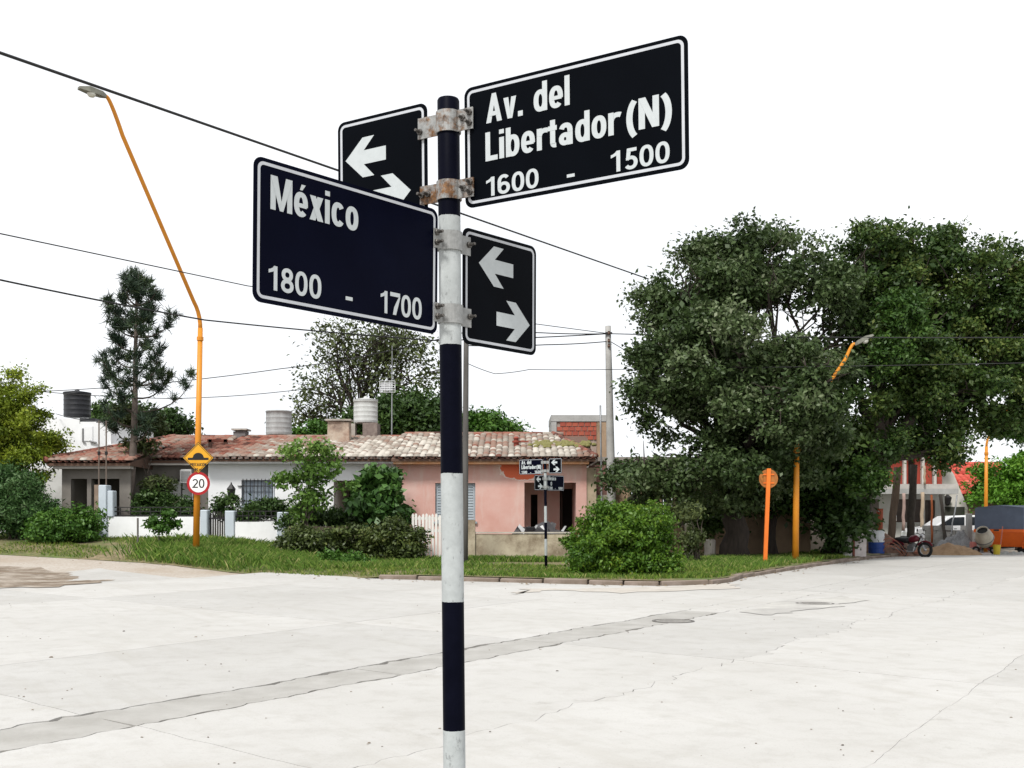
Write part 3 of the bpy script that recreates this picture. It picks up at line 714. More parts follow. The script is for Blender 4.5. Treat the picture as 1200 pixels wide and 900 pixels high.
def stucco_pink():
    m, n, l, bs = new_mat('faded_pink_stucco')
    gi = n.new('ShaderNodeNewGeometry'); pos = gi.outputs['Position']
    t1 = tex(n, l, scale=.8, detail=6, vec=pos); t2 = tex(n, l, scale=1.1, detail=8, rough=.7, vec=pos, stretch=(3, 3, .5)); t3 = tex(n, l, scale=40, vec=pos)
    c = ramp(n, l, t1.outputs['Fac'], [(.3, (.50, .265, .22)), (.5, (.545, .325, .28)), (.72, (.57, .40, .355))]).outputs[0]
    f = ramp(n, l, t2.outputs['Fac'], [(.5, (0, 0, 0)), (.7, (.55, .55, .55))]).outputs[0]
    c = mixc(n, l, f, c, (.56, .46, .41))
    # the strip under the eave where the paint has come off down to orange undercoat
    sp = n.new('ShaderNodeSeparateXYZ'); l.new(pos, sp.inputs[0])
    t4 = tex(n, l, scale=2.3, detail=8, rough=.65, vec=pos)
    def blob(cx, cz, rx, rz):
        a = n.new('ShaderNodeMath'); a.operation = 'MULTIPLY_ADD'; a.inputs[1].default_value = 1/rx; a.inputs[2].default_value = -cx/rx; l.new(sp.outputs['X'], a.inputs[0])
        b = n.new('ShaderNodeMath'); b.operation = 'MULTIPLY_ADD'; b.inputs[1].default_value = 1/rz; b.inputs[2].default_value = -cz/rz; l.new(sp.outputs['Z'], b.inputs[0])
        cx_ = n.new('ShaderNodeCombineXYZ'); l.new(a.outputs[0], cx_.inputs[0]); l.new(b.outputs[0], cx_.inputs[1])
        d = n.new('ShaderNodeVectorMath'); d.operation = 'LENGTH'; l.new(cx_.outputs[0], d.inputs[0])
        e = n.new('ShaderNodeMath'); e.operation = 'MULTIPLY_ADD'; e.inputs[1].default_value = .9; l.new(t4.outputs['Fac'], e.inputs[0]); l.new(d.outputs['Value'], e.inputs[2]); return e.outputs[0]
    d1 = blob(.36, 3.12, .78, .46)
    edge = ramp(n, l, d1, [(0, (1, 1, 1)), (.0, (1, 1, 1))]).outputs[0]
    g1 = n.new('ShaderNodeMath'); g1.operation = 'LESS_THAN'; l.new(d1, g1.inputs[0]); g1.inputs[1].default_value = 1.42
    g2 = n.new('ShaderNodeMath'); g2.operation = 'LESS_THAN'; l.new(d1, g2.inputs[0]); g2.inputs[1].default_value = 1.50
    c = mixc(n, l, g2.outputs[0], c, (.62, .52, .47)); c = mixc(n, l, g1.outputs[0], c, (.56, .12, .055))
    d2 = blob(2.4, .5, .5, .7); g3 = n.new('ShaderNodeMath'); g3.operation = 'LESS_THAN'; l.new(d2, g3.inputs[0]); g3.inputs[1].default_value = 1.3
    c = mixc(n, l, g3.outputs[0], c, (.54, .20, .12))
    l.new(c, bs.inputs['Base Color']); bs.inputs['Roughness'].default_value = .92; bump(n, l, bs, t3.outputs['Fac'], .25, .01); return m
PINK = stucco_pink()
def window(parent, x0, x1, z0, z1, y, frame_m, pane_m, bars=0, mullions=1, sill=True, slats=0, slat_m=None):
    """window set in an opening: frame bars, panes, sill, and bars or slats as separate pieces"""
    w = MB(); t = .05
    w.box(x0, x1, y-.02, y+.04, z0, z0+t); w.box(x0, x1, y-.02, y+.04, z1-t, z1); w.box(x0, x0+t, y-.02, y+.04, z0+t, z1-t); w.box(x1-t, x1, y-.02, y+.04, z0+t, z1-t)
    for k in range(mullions):
        xm = x0+(x1-x0)*(k+1)/(mullions+1); w.box(xm-.02, xm+.02, y-.01, y+.035, z0+t, z1-t)
    win = w.build('window', frame_m, parent)
    for k in range(mullions+1):
        a = x0+t+(x1-x0-2*t)*k/(mullions+1)+.022; c = x0+t+(x1-x0-2*t)*(k+1)/(mullions+1)-.022
        box('pane', pane_m, win, a, c, y+.01, y+.018, z0+t, z1-t)
    if sill: box('sill', frame_m, win, x0-.06, x1+.06, y-.2, y-.025, z0-.07, z0-.002)
    for k in range(bars):
        xb = x0+(x1-x0)*(k+.5)/bars; b = MB(); b.tube([(xb, y-.14, z0-.05), (xb, y-.14, z1+.04)], .011, 6); b.build('bar', BLACKIRON, win)
    if bars:
        for zz in (z0+.12, z1-.22):
            b = MB(); b.box(x0-.12, x1+.12, y-.155, y-.125, zz, zz+.03); b.build('bar', BLACKIRON, win)
    for k in range(slats):
        zz = z0+t+(z1-z0-2*t)*(k+.5)/slats; h = (z1-z0-2*t)/slats
        b = MB(); b.add([(x0+t, y-.012, zz-h*.46), (x1-t, y-.012, zz-h*.46), (x1-t, y-.032, zz-h*.40), (x0+t, y-.032, zz-h*.40), (x0+t, y-.012, zz+h*.44), (x1-t, y-.012, zz+h*.44)], [(0, 3, 2, 1), (3, 4, 5, 2), (0, 1, 5, 4)]); b.build('slat', slat_m, win)
    return win

# --- pink house
Y0 = 36.5
pz = gv(0, Y0)
px0, px1 = WX(464, Y0), WX(687.5, Y0)
pink = thing('pink_house', 'small faded pink house with pale tiled roof and open porch', 'house', ((px0+px1)/2, Y0, pz))
ev = WZ(544.5, Y0)
pw0, pw1 = WX(510, Y0), WX(557, Y0); po0, po1 = WX(614.5, Y0), WX(675, Y0)
wz0, wz1 = WZ(611, Y0), WZ(566, Y0); oz1 = WZ(565.5, Y0)
b = wall_grid(px0, px1, Y0, Y0+.28, pz-.3, ev, [(pw0, pw1, wz0, wz1), (po0, po1, pz+.02, oz1)]); b.build('front_wall', PINK, pink)
b = MB(); b.box(px0, px0+.25, Y0+.281, Y0+8, pz-.3, ev); b.build('side_wall', PINK, pink)
b = MB(); b.box(px1-.25, px1, Y0+.281, Y0+8, pz-.3, ev); b.build('side_wall', PINK, pink)
# porch recess: back wall with door opening, side walls, floor, ceiling
yb = Y0+2.2
b = MB(); b.box(po0-.12, po0-.002, Y0+.281, yb, pz, oz1+.2); b.build('porch_wall', PINK, pink)
b = MB(); b.box(po1+.002, po1+.12, Y0+.281, yb, pz, oz1+.2); b.build('porch_wall', PINK, pink)
d0, d1 = WX(656, yb), WX(676, yb)
b = wall_grid(po0-.1, po1+.1, yb+.002, yb+.2, pz, oz1+.2, [(d0, d1, pz+.03, pz+2.3), (WX(622, yb), WX(630, yb), pz+.03, pz+2.1)]); b.build('porch_wall', PINK, pink)
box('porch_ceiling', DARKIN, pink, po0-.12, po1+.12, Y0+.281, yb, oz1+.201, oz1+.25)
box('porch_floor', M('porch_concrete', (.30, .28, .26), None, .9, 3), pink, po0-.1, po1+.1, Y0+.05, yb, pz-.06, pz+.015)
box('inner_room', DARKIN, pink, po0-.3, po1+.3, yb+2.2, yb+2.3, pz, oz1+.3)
b = MB(); b.box(d0+.05, d0+.10, yb+.21, yb+1.0, pz+.03, pz+2.25); b.build('door', M('dark_brown_door', (.06, .03, .02), None, .6, 6, stretch=(1, 1, .1)), pink)
SHUT = M('grey_blue_shutter', (.30, .34, .37), (.24, .28, .31), .6, 6)
window(pink, pw0, pw1, wz0, wz1, Y0+.12, SHUT, GLASS, mullions=0, slats=13, slat_m=SHUT)
ORNG = M('peeling_orange_fascia', (.52, .22, .09), (.60, .36, .22), .85, 3, dirt=(.58, .50, .42), dirt_amt=.4)
box('fascia', ORNG, pink, px0-.05, px1+.05, Y0-.42, Y0-.002, ev+.0, ev+.14)
# clay drip row and deck
ry, rz = 40.6, 4.42
ez = ev+.19
roof_deck(pink, px0-.1, px1+.25, Y0-.5, ez, ry, rz, 45, ez, M('dark_roof_boards', (.12, .07, .05), None, .9, 3))
moss = lambda u, v: .84-.2*v+(-.35 if u > .93 else 0)+.12*math.sin(u*9)
pr = tile_roof(pink, px0-.1, px1+.25, Y0-.55, ez, ry, rz, TILES_RED, moss, seed=3, xr=1.2)
# moss cushions growing on the tiles
for (mx_, my_, mw) in ((644, 526, .55), (663, 528, .3), (683, 522, .4), (636, 530, .3)):
    Ym = Y0-.5+(ry-Y0+.5)*((ez-WZ(my_, Y0+1))/(ez-rz) if 0 else .45); c = W(mx_, my_, Ym)
    b = MB(); rg = random.Random(mx_)
    zs = ez+(rz-ez)*(Ym-(Y0-.5))/(ry-Y0+.5)
    for k in range(28):
        q = Vector((c.x+rg.gauss(0, mw*.5), Ym+rg.gauss(0, .28), 0)); q.z = ez+(rz-ez)*(q.y-(Y0-.55))/(ry-Y0+.55)+.10
        b.lathe(q, [(.07, -.05), (.10, .0), (.07, .05), (.02, .07)], 7)
    b.build('moss', M('roof_moss', (.13, .13, .04), (.21, .19, .08), 1, 12, bmp=.5), pr)
def chimney_pipe():
    c = W(605, 531, 37.8); c.z -= .05
    t = MB(); t.lathe(c, [(.09, 0), (.09, .40), (.14, .41), (.14, .47), (.08, .48), (.08, .54), (.12, .55), (.05, .62)], 12); t.box(c.x+.12, c.x+.42, c.y-.02, c.y+.02, c.z+.42, c.z+.46)
    t.build('flue_pipe', M('red_flue', (.24, .05, .03), (.15, .04, .03), .8, 8), pink, smooth=False)
chimney_pipe()
# pale pilaster, side recess and low wall right of it
b = MB(); b.box(px1+.002, px1+.32, Y0+.05, Y0+.5, pz-.3, ev-.1); b.build('corner_pillar', M('ochre_render', (.42, .34, .24), (.33, .27, .19), .9, 3, dirt=(.2, .17, .12), dirt_amt=.4), pink)

# --- white house
YW = 37.4
wx0, wx1 = WX(244, YW), WX(464, YW)-.02
wzb = .0
wh = thing('white_house', 'long white house with barred window and roof tank', 'house', ((wx0+wx1)/2, YW, gv(-6, YW)))
wev = WZ(543, YW)
q0, q1 = WX(283, YW), WX(322, YW); qz0, qz1 = WZ(592, YW), WZ(562.5, YW)
g0, g1, gz1 = WX(391, YW), WX(461, YW), WZ(563, YW)
b = wall_grid(wx0, wx1, YW, YW+.25, -.2, wev, [(q0, q1, qz0, qz1), (g0, g1, .05, gz1)]); b.build('front_wall', WHITEP, wh)
box('side_wall', WHITEP, wh, wx0, wx0+.2, YW+.251, YW+9, -.2, wev)
window(wh, q0, q1, qz0, qz1, YW+.1, M('grey_window_frame', (.22, .25, .29), None, .5, 5), M('bluish_curtained_glass', (.16, .20, .25), (.30, .34, .38), .25, 2.5, bmp=0, stretch=(6, 1, .5)), bars=9, mullions=2)
# carport recess
box('carport_wall', M('carport_grey', (.16, .16, .15), (.10, .10, .10), .9, 1.5), wh, g0-.5, g1+.02, YW+3.5, YW+3.6, -.2, wev)
box('carport_wall', WHITEP, wh, g0-.14, g0-.002, YW+.251, YW+3.49, -.2, wev)
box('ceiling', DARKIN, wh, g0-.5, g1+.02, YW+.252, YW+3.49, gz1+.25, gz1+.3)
box('eave_board', M('white_eave', (.76, .77, .78), (.62, .62, .62), .8, 3), wh, wx0-.1, wx1+.05, YW-.42, YW-.003, wev-.02, wev+.10)
wez = wev+.15; wry, wrz = 42.2, WZ(513.5, 42.2)
roof_deck(wh, wx0-.1, wx1+.1, YW-.5, wez, wry, wrz, 46, wez, M('dark_roof_boards', (.12, .07, .05)))
tile_roof(wh, wx0-.1, wx1+.06, YW-.55, wez, wry, wrz, TILES_RED, lambda u, v: .30+.35*S((u-.1)/.2)+.18*S((u-.55)/.2)+.12*(1-v)-.14*v, seed=5)
# clay valance row under the first tiles: small half rounds
b = MB()
for k in range(int((wx1-wx0)/.22)):
    x = wx0+k*.22+.1; b.lathe((x, YW-.47, wev+.155), [(.075, -.03), (.075, .03), (.05, .035)], 8, (0, 1, 0))
b.build('eave_tiles', M('pale_clay', (.52, .50, .47), (.40, .34, .30), .9, 7), wh, kind='stuff')
def brick_chimney(x0, x1, y, z0, z1, name, parent, mat, cap):
    b = MB(); b.box(x0, x1, y, y+.6, z0, z1, .03); b.build(name, mat, parent)
    box('chimney_cap', cap, parent, x0-.08, x1+.08, y-.08, y+.68, z1+.03, z1+.09)
CEM = M('stained_cement', (.40, .37, .33), (.28, .25, .22), .9, 3, dirt=(.12, .10, .08), dirt_amt=.4)
brick_chimney(WX(384, 40.6), WX(409, 40.6), 40.6, WZ(520, 40.6), WZ(494, 40.6), 'chimney', wh, M('crumbling_cement_and_brick', (.44, .38, .31), (.30, .20, .15), .95, 3, dirt=(.14, .10, .08), dirt_amt=.45), CEM)
brick_chimney(WX(274, 42), WX(287, 42), 42, WZ(515, 42), WZ(505, 42), 'chimney', wh, M('dark_cement', (.16, .15, .15), None, .9, 3), CEM)
# roof vent frame
v0 = thing('roof_frame', 'small dark wooden frame standing on the red roof', 'frame', W(256, 533, 39.4))
for xx in (246.5, 264.5):
    b = MB(); c = W(xx, 532, 39.4); b.box(c.x-.06, c.x+.06, c.y-.05, c.y+.05, c.z-.25, c.z+.52); b.build('upright', M('old_dark_wood', (.07, .035, .025), (.11, .06, .045), .9, 8), v0)
for zz in (516.5, 531):
    a, c = W(243, zz, 39.38), W(267, zz, 39.38); b = MB(); b.box(a.x, c.x, a.y-.03, a.y+.03, a.z-.05, a.z+.05); b.build('rail', M('old_red_wood', (.20, .07, .05), None, .9, 8), v0)
# water tanks standing on the roof
def tank(px0, px1, pyt, pyb, Y, label, mat, lid=True, base=None):
    c = W((px0+px1)/2, pyb, Y); r = (px1-px0)/2/F*Y; h = (pyb-pyt)/F*Y
    t = thing('water_tank', label, 'water tank', c, 'roof water tanks')
    b = MB(); pr_ = [(r*.97, 0), (r, .03)]
    for k in range(4): pr_ += [(r, h*(.08+.2*k)), (r*1.015, h*(.10+.2*k)), (r*1.015, h*(.12+.2*k)), (r, h*(.14+.2*k))]
    pr_ += [(r, h*.93), (r*1.04, h*.94), (r*1.04, h*.985), (r*.98, h)]
    b.lathe(c, pr_, 28); b.build('barrel', mat, t, smooth=False).data.shade_smooth()
    if lid:
        b = MB(); b.lathe(c+UP*h, [(r*1.05, .002), (r*1.05, .03), (r*.2, .10), (r*.12, .16), (.02, .17)], 24); b.build('lid', mat, t)
    if base:
        x0, x1, z0, m = base; box('plinth', m, t, c.x-x0, c.x+x1, Y-.5, Y+.5, z0, c.z-.02)
    return t
FIBRE = M('grey_fibre_cement', (.36, .37, .37), (.27, .275, .275), .9, 5, dirt=(.18, .18, .17), dirt_amt=.33, stretch=(1, 1, .35))
tank(312, 341.5, 481.5, 510, 42.8, 'plain grey round water tank on the ridge of the white house', FIBRE, lid=False, base=(.9, .75, WZ(516, 42.8), CEM))
tank(414.5, 442.5, 469.5, 496, 42.4, 'pale grey lidded water tank raised on a brick stand', M('pale_fibre_cement', (.50, .51, .50), (.40, .41, .40), .9, 5, stretch=(1, 1, .4)), base=(.05, .5, WZ(516, 42.4), M('grimy_brick_stand', (.22, .18, .16), (.12, .09, .08), .95, 6)))
c = W(418, 505, 42.4); box('tank_stand_post', CEM, wh, c.x-.25, c.x-.02, 42.1, 42.6, WZ(516, 42.4), WZ(497, 42.4))
# antenna mast with a grid box
at = W(459, 516, 43.5)
an = thing('antenna_mast', 'thin antenna mast with a wire grid panel above the roof', 'antenna', at)
b = MB(); b.tube([at-UP*.3, W(459.5, 405, 43.5)], [.03, .012], 6); b.build('mast', M('zinc_tube', (.30, .31, .32), None, .5, 9, .5), an)
gp = W(454, 453, 43.45); GW = M('white_wire', (.62, .63, .64), None, .5, 9)
for k in range(6):
    b = MB(); z = gp.z-.22+.088*k; b.tube([(gp.x-.3, gp.y, z), (gp.x+.3, gp.y, z)], .012, 5); b.build('grid_wire', GW, an)
for k in range(4):
    b = MB(); x = gp.x-.3+.2*k; b.tube([(x, gp.y, gp.z-.22), (x, gp.y, gp.z+.22)], .012, 5); b.build('grid_wire', GW, an)
box('reflector', M('pale_plate', (.55, .56, .57), None, .6, 6), an, gp.x-.26, gp.x+.2, gp.y+.02, gp.y+.03, gp.z-.16, gp.z+.16)

# --- grey house with porch, left
YG = 38.0; YP = 36.2
gh = thing('grey_house', 'grey-brown house with red tiled porch behind the white garden wall', 'house', (WX(160, YG), YG, gv(-11, YG)))
GREY = M('grey_brown_render', (.20, .185, .165), (.155, .14, .125), .9, 1.5, dirt=(.11, .10, .09), dirt_amt=.35)
gx0, gx1 = WX(152, YG), WX(244, YG)-.01
gev = WZ(545, YG); a0, a1 = WX(197, YG), WX(227, YG); az0, az1 = WZ(603, YG), WZ(562, YG)
b = wall_grid(gx0, gx1, YG, YG+.25, .2, gev, [(a0, a1, az0, az1)]); b.build('front_wall', GREY, gh)
window(gh, a0, a1, az0, az1, YG+.1, M('dark_window_frame', (.05, .045, .04), None, .6, 5), CURT, mullions=1)
ac0 = W(213, 566, YG-.2)
b = MB(); b.bevbox(ac0.x, ac0.x+.40, YG-.45, YG-.004, ac0.z, ac0.z+.46, .03); acu = b.build('air_conditioner', M('ac_casing', (.55, .55, .54), (.45, .45, .44), .6, 6), gh)
for k in range(7): box('louvre', M('ac_louvre', (.30, .30, .30), None, .6, 6), acu, ac0.x+.05, ac0.x+.35, YG-.47, YG-.453, ac0.z+.06+.05*k, ac0.z+.09+.05*k)
# porch
p0, p1 = WX(72.5, YP), WX(153, YP); pev = WZ(549, YP); bz = WZ(561, YP)
gb = gv(-14, YP)-.2
b = wall_grid(p0, p1, YP, YP+.3, gb, pev, [(WX(83, YP), WX(102, YP), gb-.0, bz), (WX(107, YP), WX(140, YP), gb, bz)]); b.build('porch_front', GREY, gh)
box('porch_side_wall', GREY, gh, p0, p0+.25, YP+.301, YG+4, gb, pev)
box('porch_back_wall', M('cream_back_wall', (.50, .46, .40), (.42, .38, .33), .9, 2), gh, p0+.26, WX(104, YG+2), YG+2.5, YG+2.6, gb, pev)
box('porch_back_wall', GREY, gh, WX(104, YG+2)+.005, gx0, YG+1.2, YG+1.4, gb, pev)
box('porch_beam', M('pale_beam', (.42, .39, .36), None, .9, 3), gh, p0-.15, p1+.1, YP-.35, YP-.004, pev-.02, pev+.15)
box('eave_board', M('pale_beam', (.42, .39, .36)), gh, gx0-.3, gx1, YG-.42, YG-.004, gev-.02, gev+.14)
TRED = M('x', (.3, .1, .06)) if 0 else TILES_RED
roof_deck(gh, p0-.3, WX(158, YP), YP-.45, pev+.18, 42.2, wrz-.02, 46, pev, M('dark_roof_boards', (.12, .07, .05)), xl=2.2)
roof_deck(gh, WX(158, YP)+.01, gx1+.1, YG-.45, gev+.16, 42.2, wrz-.04, 46, pev, M('dark_roof_boards', (.12, .07, .05)))
tile_roof(gh, p0-.35, WX(158, YP), YP-.5, pev+.2, 42.2, wrz, TILES_RED, lambda u, v: .40, seed=8, xl=2.2, name='porch_tiles')
tile_roof(gh, WX(156, YP), gx1+.08, YG-.5, gev+.18, 42.2, wrz, TILES_RED, lambda u, v: .37, seed=9)

# --- white block with the black tank, far left
YB = 43
wb = thing('white_block_house', 'tall plain white building carrying a black water tank', 'building', (WX(90, YB), YB, 0))
b = MB(); b.box(WX(-30, YB), WX(95, YB), YB, YB+6, 0, WZ(491, YB)); b.build('main_block', WHITEP, wb)
b = MB(); b.box(WX(95, YB)+.003, WX(131, YB), YB-.1, YB+5, 0, WZ(494.5, YB)); b.build('stair_block', WHITEP, wb)
b = MB(); b.box(WX(131, YB)+.003, WX(148, YB), YB+.2, YB+5, 0, WZ(521, YB)); b.build('low_block', WHITEP, wb)
box('parapet_coping', M('white_eave', (.7, .7, .7)), wb, WX(128, YB), WX(150, YB), YB-.25, YB-.11, WZ(522, YB), WZ(520.5, YB))
b = MB(); b.tube([W(97, 502, YB-.15), W(97, 518, YB-.15), W(100, 519, YB-.15)], .03, 6); b.build('wall_pipe', M('grey_pipe', (.2, .2, .2)), wb)
b = MB(); b.tube([W(105, 517, YB-.17), W(113, 519, YB-.17)], .04, 6); b.build('wall_bracket', M('grey_pipe', (.2, .2, .2)), wb)
box('wall_recess', WHITEP, wb, WX(98.5, YB), WX(110, YB), YB-.13, YB-.103, WZ(517, YB), WZ(500, YB))
BLKP = M('black_plastic', (.012, .013, .016), (.02, .021, .025), .45, 4, spec=.3)
tk = tank(75.5, 105.5, 461, 489, YB+1, 'black plastic ribbed water tank on the white building', BLKP)
box('tank_shelf', BLKP, wb, WX(94, YB), WX(112, YB), YB-.05, YB+2.2, WZ(497, YB), WZ(494.6, YB)-.01+.15)
# side wall of the white property seen left of the porch
box('yard_wall', M('weathered_white_wall', (.60, .60, .59), (.50, .50, .49), .9, 1, dirt=(.36, .35, .33), dirt_amt=.4), wb, WX(30, 40.5), WX(80, 40.5), 40.5, 40.7, 0, WZ(548, 40.5))

# --- tan house and brick block behind the trees
YT = 39.5
th = thing('tan_house', 'plain tan house in the shade of the big tree', 'house', (WX(790, YT), YT, VG))
TAN = M('tan_render', (.33, .235, .155), (.25, .175, .115), .9, 1.5, dirt=(.15, .10, .065), dirt_amt=.4)
tw_ = [(WX(739, YT), WX(751, YT), WZ(597, YT), WZ(574, YT)), (WX(776, YT), WX(790, YT), WZ(607, YT), WZ(577, YT))]
b = wall_grid(WX(703, YT), WX(950, YT), YT, YT+.3, -.2, WZ(541, YT), tw_); b.build('front_wall', TAN, th)
for q in tw_: window(th, q[0], q[1], q[2], q[3], YT+.15, M('dark_brown_frame', (.07, .04, .03)), GLASS, mullions=1)
box('roof_slab', M('cement_roof', (.30, .27, .24)), th, WX(700, YT), WX(955, YT), YT-.3, YT+7, WZ(541, YT)+.002, WZ(536, YT))
b = MB(); b.box(WX(692, 38), WX(715, 38), 38, 38.25, 0, WZ(580, 38)); b.build('low_side_wall', M('mossy_render', (.42, .41, .33), (.30, .29, .2), .95, 2.5, dirt=(.14, .13, .08), dirt_amt=.4), th)
box('lean_to', M('dim_red_wall', (.22, .12, .10), None, .9, 2), th, WX(691, 38.6), WX(722, 38.6), 38.8, 38.95, 0, WZ(545, 38.6))
BRK = M('brick_mortar', (.34, .27, .23), None, .95, 4)
bb = thing('brick_building', 'unplastered red brick block with cement frame behind the pink roof', 'building', (WX(676, 47), 47, 0))
bx0, bx1, bt = WX(646, 47), WX(712, 47), WZ(487, 47)
box('wall', BRK, bb, bx0+.2, bx1, 47.03, 50, 0, bt-.25)
box('column', M('raw_concrete_frame', (.36, .36, .35), (.28, .28, .27), .9, 3), bb, bx0, bx0+.22, 46.97, 50.02, 0, bt-.26)
box('beam', M('raw_concrete_frame', (.36, .36, .35)), bb, bx0-.01, bx1+.02, 46.95, 50.05, bt-.25, bt+.02)
br0 = MB(); br0.box(-.115, .115, 0, .05, -.08, .08, .004)
br0.v = [tuple(Vector(p)+bb.location) for p in br0.v]
BM_ = [M('red_brick_a', (.30, .07, .045), (.36, .10, .06), .9, 8), M('red_brick_b', (.25, .055, .04), (.32, .08, .05), .9, 8)]
zz = WZ(513, 47); row = 0
meshes = []
for m_ in BM_:
    o = br0.build('brick', m_, bb); meshes.append(o)
used = [False, False]
while zz < bt-.36:
    x = bx0+.36+(.13 if row % 2 else 0)
    while x < bx1-.1:
        k = random.randint(0, 1); o = meshes[k] if not used[k] else meshes[k].copy()
        if used[k]: COL.objects.link(o); o.parent = bb
        used[k] = True
        o.location = Vector((x, 46.985+random.uniform(-.008, .008), zz))-bb.location; x += .26
    zz += .19; row += 1
box('door_block', M('tan_render', (.33, .235, .155)), bb, WX(700, 46), WX(712, 46), 46, 46.5, 0, WZ(495, 46))

# ------------------------------------------------------------------ garden walls, railings, gates
YF = 35.3
def railing(parent, x0, x1, y, z0, z1, n, rails=3, name='railing'):
    b = MB()
    for k in range(rails):
        z = z0+(z1-z0)*k/(rails-1); b.box(x0, x1, y-.015, y+.015, z-.015, z+.015)
    r = b.build(name, BLACKIRON, parent)
    for k in range(n+1):
        x = x0+(x1-x0)*k/n; bb_ = MB(); bb_.box(x-.012, x+.012, y-.018, y+.018, z0+.017, z1-.017); bb_.build('baluster', BLACKIRON, r)
FENCE = M('white_fence_paint', (.76, .77, .78), (.66, .67, .67), .85, 1.6, dirt=(.45, .43, .38), dirt_amt=.25)
BLUEW = M('pale_blue_grey_paint', (.46, .51, .56), (.40, .45, .49), .8, 2, dirt=(.34, .36, .37), dirt_amt=.3)
fw = thing('garden_wall', 'low white garden wall with black railing in front of the grey house', 'garden wall', (WX(180, YF), YF, gv(-11, YF)))
b = MB(); b.box(WX(126, YF), WX(235, YF), YF, YF+.2, .1, WZ(605.5, YF)); b.build('wall', FENCE, fw)
railing(fw, WX(128, YF), WX(234, YF), YF+.1, WZ(604, YF), WZ(594.5, YF), 9)
mp = thing('meter_pillar', 'pale blue-grey stepped meter pillar at the end of the white wall', 'pillar', (WX(124, YF), YF, gv(-13, YF)))
b = MB(); b.bevbox(WX(116.5, YF), WX(125.8, YF), YF-.1, YF+.35, .1, WZ(568.5, YF), .02); b.build('shaft', BLUEW, mp)
b = MB(); b.bevbox(WX(125.9, YF), WX(133, YF), YF-.05, YF+.3, WZ(605, YF), WZ(575, YF), .02); b.build('meter_housing', BLUEW, mp)
TANP = M('brown_weathered_post', (.26, .20, .15), (.18, .13, .10), .9, 3)
b = MB(); b.box(WX(109, YF), WX(116.3, YF), YF+.1, YF+.3, .1, WZ(568, YF)); b.build('side_slab', TANP, mp)
for xx, lab in ((116, 'left of two thin steel service masts above the meter pillar'), (124.5, 'right of two thin steel service masts above the meter pillar')):
    t = thing('service_mast', lab, 'mast', W(xx, 568, YF+.15), 'service masts')
    b = MB(); b.tube([W(xx, 572, YF+.2), W(xx, 493, YF+.2)], .022, 7); b.build('tube', M('brown_steel_tube', (.14, .11, .09)), t)
    b = MB(); b.lathe(W(xx, 531, YF+.2), [(.022, -.06), (.05, -.05), (.05, .05), (.022, .06)], 8); b.build('joint', BLACKIRON, t)
    b = MB(); b.tube([W(xx-3, 495, YF+.2), W(xx+3, 494, YF+.2)], .018, 6); b.build('crosspiece', BLACKIRON, t)
def gate_pillar(x0, x1, pyt, lab, m=BLUEW, y=YF):
    t = MB(); base = Vector((WX((x0+x1)/2, y), y, .1)); t.bevbox(WX(x0, y), WX(x1, y), y-.06, y+.3, 0, WZ(pyt, y), .025)
    o = t.build('gate_pillar', m, None, base); tag(o, lab, 'pillar', 'gate pillars of the white house')
gate_pillar(235, 243.5, 597.5, 'pale gate pillar left of the dark gate, beside the orange lamp post')
gate_pillar(264, 275, 598.5, 'pale gate pillar right of the dark gate')
gate_pillar(325, 336, 600, 'pale pillar where the white wall ends beside the weedy garden')
gt_ = thing('garden_gate', 'dark iron garden gate between two pale pillars', 'gate', (WX(254, YF), YF, gv(-9.5, YF)))
zg0, zg1 = gv(-9.5, YF)+.05, WZ(601, YF)
b = MB(); b.box(WX(244, YF), WX(263.5, YF), YF+.1, YF+.14, zg0, zg0+.05); b.box(WX(244, YF), WX(263.5, YF), YF+.1, YF+.14, zg1-.2, zg1-.15); b.build('frame', BLACKIRON, gt_)
for k in range(7):
    x = WX(245.5, YF)+k*(WX(262, YF)-WX(245.5, YF))/6; b = MB(); b.box(x-.022, x+.022, YF+.145, YF+.165, zg0, zg1+.05*math.sin(k*math.pi/6)); b.build('picket', M('black_painted_wood', (.015, .015, .014), (.03, .027, .024), .7, 9), gt_)
fw2 = thing('garden_wall', 'short white garden wall with black railing under the barred window', 'garden wall', (WX(300, YF), YF, gv(-8, YF)))
b = MB(); b.box(WX(275.2, YF), WX(325, YF), YF, YF+.2, 0, WZ(611.5, YF)); b.build('wall', FENCE, fw2)
railing(fw2, WX(277, YF), WX(324, YF), YF+.1, WZ(610, YF), WZ(599, YF), 7)
# garden lantern
lt = thing('garden_lantern', 'black garden lantern on a post behind the white wall', 'lantern', W(271, 605, YF+1))
lc = W(271, 578, YF+1)
b = MB(); b.tube([W(272, 612, YF+1), W(272, 586, YF+1)], .03, 8); b.build('post', BLACKIRON, lt)
b = MB(); b.lathe(lc, [(.05, -.22), (.10, -.18), (.14, .12), (.15, .14), (.03, .30), (.015, .36)], 6); b.build('lamp_housing', BLACKIRON, lt)
